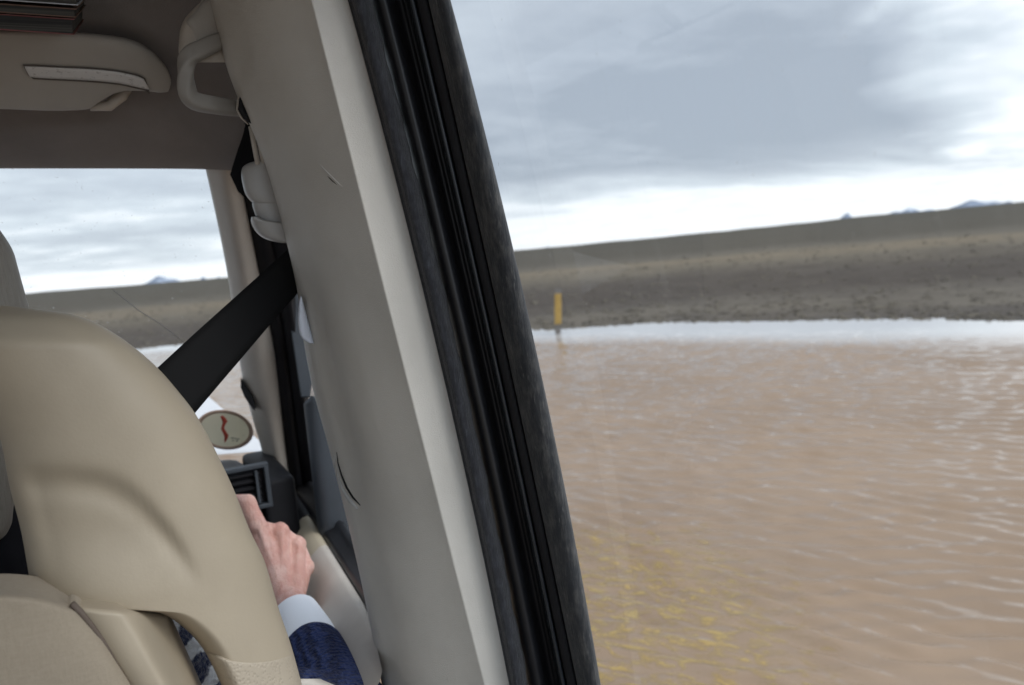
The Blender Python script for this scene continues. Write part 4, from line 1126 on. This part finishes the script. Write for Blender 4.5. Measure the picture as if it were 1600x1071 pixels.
    # tendons
    for nm in ('index', 'middle', 'ring', 'pinky'):
        st = wl if nm in ('index', 'middle') else wrr
        a = st + (K[nm]-st)*0.25; b = K[nm]
        up = np.array((0.0, -0.0122, 0.002)); capsule(mb, a+up, b+np.array((0, -0.0125, 0.002)), .0034, .0042, 8)
    body = mb.build('body', SKIN, pr); remesh(body, 0.0021, 4, 0.45)
    # knit sweater
    def knit(w, bs, pos):
        along = (wr-el)/np.linalg.norm(wr-el); perp = np.cross(along, cf); perp /= np.linalg.norm(perp)
        wob = w.noise(pos, 60, 3, 0.6)
        ph = w.math('ADD', w.math('MULTIPLY', w.vmath('DOT_PRODUCT', pos, tuple(perp)), 520.0), w.math('MULTIPLY', wob, 9.0))
        st = w.math('ADD', w.math('MULTIPLY', w.vmath('DOT_PRODUCT', pos, tuple(along)), 900.0), w.math('MULTIPLY', w.math('SINE', ph), 1.2))
        ribs = w.math('ADD', w.math('MULTIPLY', w.math('SINE', ph), 0.5), w.math('MULTIPLY', w.math('SINE', st), 0.10))
        v2 = w.new('ShaderNodeTexVoronoi'); v2.inputs['Scale'].default_value = 210; w.l.new(pos, v2.inputs['Vector'])
        fine = w.noise(pos, 700, 3, 0.7)
        h = w.math('ADD', w.math('MULTIPLY', ribs, 0.8), w.math('ADD', w.math('MULTIPLY', v2.outputs['Distance'], -0.9), w.math('MULTIPLY', fine, 0.5)))
        b = w.new('ShaderNodeBump'); b.inputs['Strength'].default_value = 1.0; b.inputs['Distance'].default_value = 0.0060
        w.l.new(h, b.inputs['Height']); w.l.new(b.outputs[0], bs.inputs['Normal'])
        return ribs
    def knit_yoke(w, bs, pos):
        f = knit(w, bs, pos)
        sp = w.new('ShaderNodeSeparateXYZ'); w.l.new(pos, sp.inputs[0])
        n = w.noise(pos, 38, 3, 0.6)
        s_ = w.math('SINE', w.math('ADD', w.math('MULTIPLY', w.math('ADD', sp.outputs[2], w.math('MULTIPLY', sp.outputs[0], -0.5)), 165.0), w.math('MULTIPLY', n, 5.0)))
        k = w.smooth(s_, -0.25, 0.2)
        shd = w.noise(pos, 330, 4, 0.7)
        navy = w.mix(shd, (0.012, 0.02, 0.06), (0.04, 0.055, 0.13)); wht = w.mix(shd, (0.62, 0.66, 0.72), (0.92, 0.94, 0.96))
        w.l.new(w.mix(k, navy, wht), bs.inputs['Base Color'])
    def knit_navy(w, bs, pos):
        f = knit(w, bs, pos); n = w.math('ADD', w.noise(pos, 330, 4, 0.7), w.math('MULTIPLY', f, 0.45))
        w.l.new(w.mix(w.smooth(n, 0.1, 0.9), (0.008, 0.013, 0.05), (0.034, 0.056, 0.175)), bs.inputs['Base Color'])
    NAVY = mat('navy_wool', (0.03, 0.05, 0.16), 0.95, 0.1, sheen=0.08, extra=knit_navy)
    YOKE = mat('patterned_wool', (0.3, 0.33, 0.4), 0.95, 0.1, sheen=0.4, extra=knit_yoke)
    mb = MB()
    capsule(mb, (-0.14, 0.95, 0.60), (-0.14, 0.94, 0.96), 0.168, 0.165, 20); capsule(mb, (-0.28, 0.93, 1.00), (-0.03, 0.915, 1.03), 0.085, 0.085)
    y = mb.build('sweater_yoke', YOKE, pr, label='navy and white patterned yoke of the sweater'); remesh(y, 0.005, 4)
    mb = MB(); capsule(mb, (-0.16, 0.925, 1.06), (-0.175, 0.93, 1.30), 0.078, 0.066, 18); sc_ = mb.build('collar', mat('charcoal_wool', (0.012, 0.012, 0.016), 0.95, 0.1, bump=(300, 0.6), sheen=0.1), pr); remesh(sc_, 0.004, 4)
    # right shoulder patch of yoke behind the seat gap
    mb = MB(); capsule(mb, A(262, 1010, 0.83), A(318, 1110, 0.83), 0.046, 0.052, 20); capsule(mb, A(262, 1010, 0.83), (-0.08, 0.9, 1.05), 0.046, 0.06, 20); 
    s2 = mb.build('sweater_shoulder', YOKE, pr); remesh(s2, 0.004, 4)
    mb = MB(); capsule(mb, sh, el, 0.066, 0.054, 20)
    sA = wr+(el-wr)/np.linalg.norm(el-wr)*0.128; capsule(mb, el+np.array((0.004, 0, 0.0)), sA, 0.053, 0.0415, 24)
    sl = mb.build('sweater_sleeve', NAVY, pr, label='plain navy ribbed sleeve'); remesh(sl, 0.004, 4)
    # white shirt cuff
    G = []
    fa = (el-wr)/np.linalg.norm(el-wr); c0, c1 = wr+fa*0.140, wr+fa*0.030; ax = (c1-c0)/np.linalg.norm(c1-c0)
    x = np.cross(ax, np.array((0, 0, 1.0))); x /= np.linalg.norm(x); z = np.cross(x, ax)
    for t, r in ((0, .037), (0.3, .0385), (0.6, .0375), (0.85, .0355), (0.97, .034), (1.0, .0325), (0.97, .031), (0.6, .031)):
        G.append([c0+(c1-c0)*t+r*(1+0.03*math.sin(3*q+t*4))*(x*math.cos(q)+z*0.9*math.sin(q)) for q in np.linspace(0, 2*math.pi, 40, endpoint=False)])
    mb = MB(); mb.grid(G, cv=True); mb.build('shirt_cuff', mat('white_cotton', (0.86, 0.87, 0.90), 0.85, 0.2, bump=(900, 0.3), sheen=0.1), pr)
    # light hair
    def hair_ex(w, bs, pos):
        n = w.noise(w.mapping(pos, scale=(1, 1, 0.08)), 260, 4, 0.7)
        w.l.new(w.mix(n, (0.20, 0.18, 0.15), (0.40, 0.37, 0.32)), bs.inputs['Base Color'])
        b = w.new('ShaderNodeBump'); b.inputs['Distance'].default_value = 0.002; w.l.new(n, b.inputs['Height']); w.l.new(b.outputs[0], bs.inputs['Normal'])
    mb = MB(); capsule(mb, (-0.215, 0.93, 1.45), (-0.228, 0.92, 1.535), 0.090, 0.084, 22)
    capsule(mb, A(-100, 470, 0.93), A(-60, 640, 0.93), 0.072, 0.050, 18); capsule(mb, A(-48, 560, 0.90), A(-26, 815, 0.86), 0.050, 0.024, 18)
    capsule(mb, A(-112, 425, 0.93), A(-76, 500, 0.93), 0.075, 0.068, 18)
    capsule(mb, (-0.215, 0.905, 1.47), (-0.215, 0.89, 1.27), 0.078, 0.056, 20); capsule(mb, (-0.29, 0.91, 1.50), (-0.275, 0.90, 1.30), 0.05, 0.04, 18); capsule(mb, (-0.16, 0.91, 1.48), (-0.19, 0.895, 1.32), 0.05, 0.04, 18)
    h = mb.build('hair', mat('ash_blonde_hair', (0.3, 0.27, 0.23), 0.5, 0.4, extra=hair_ex), pr); remesh(h, 0.005, 6)
build_person()
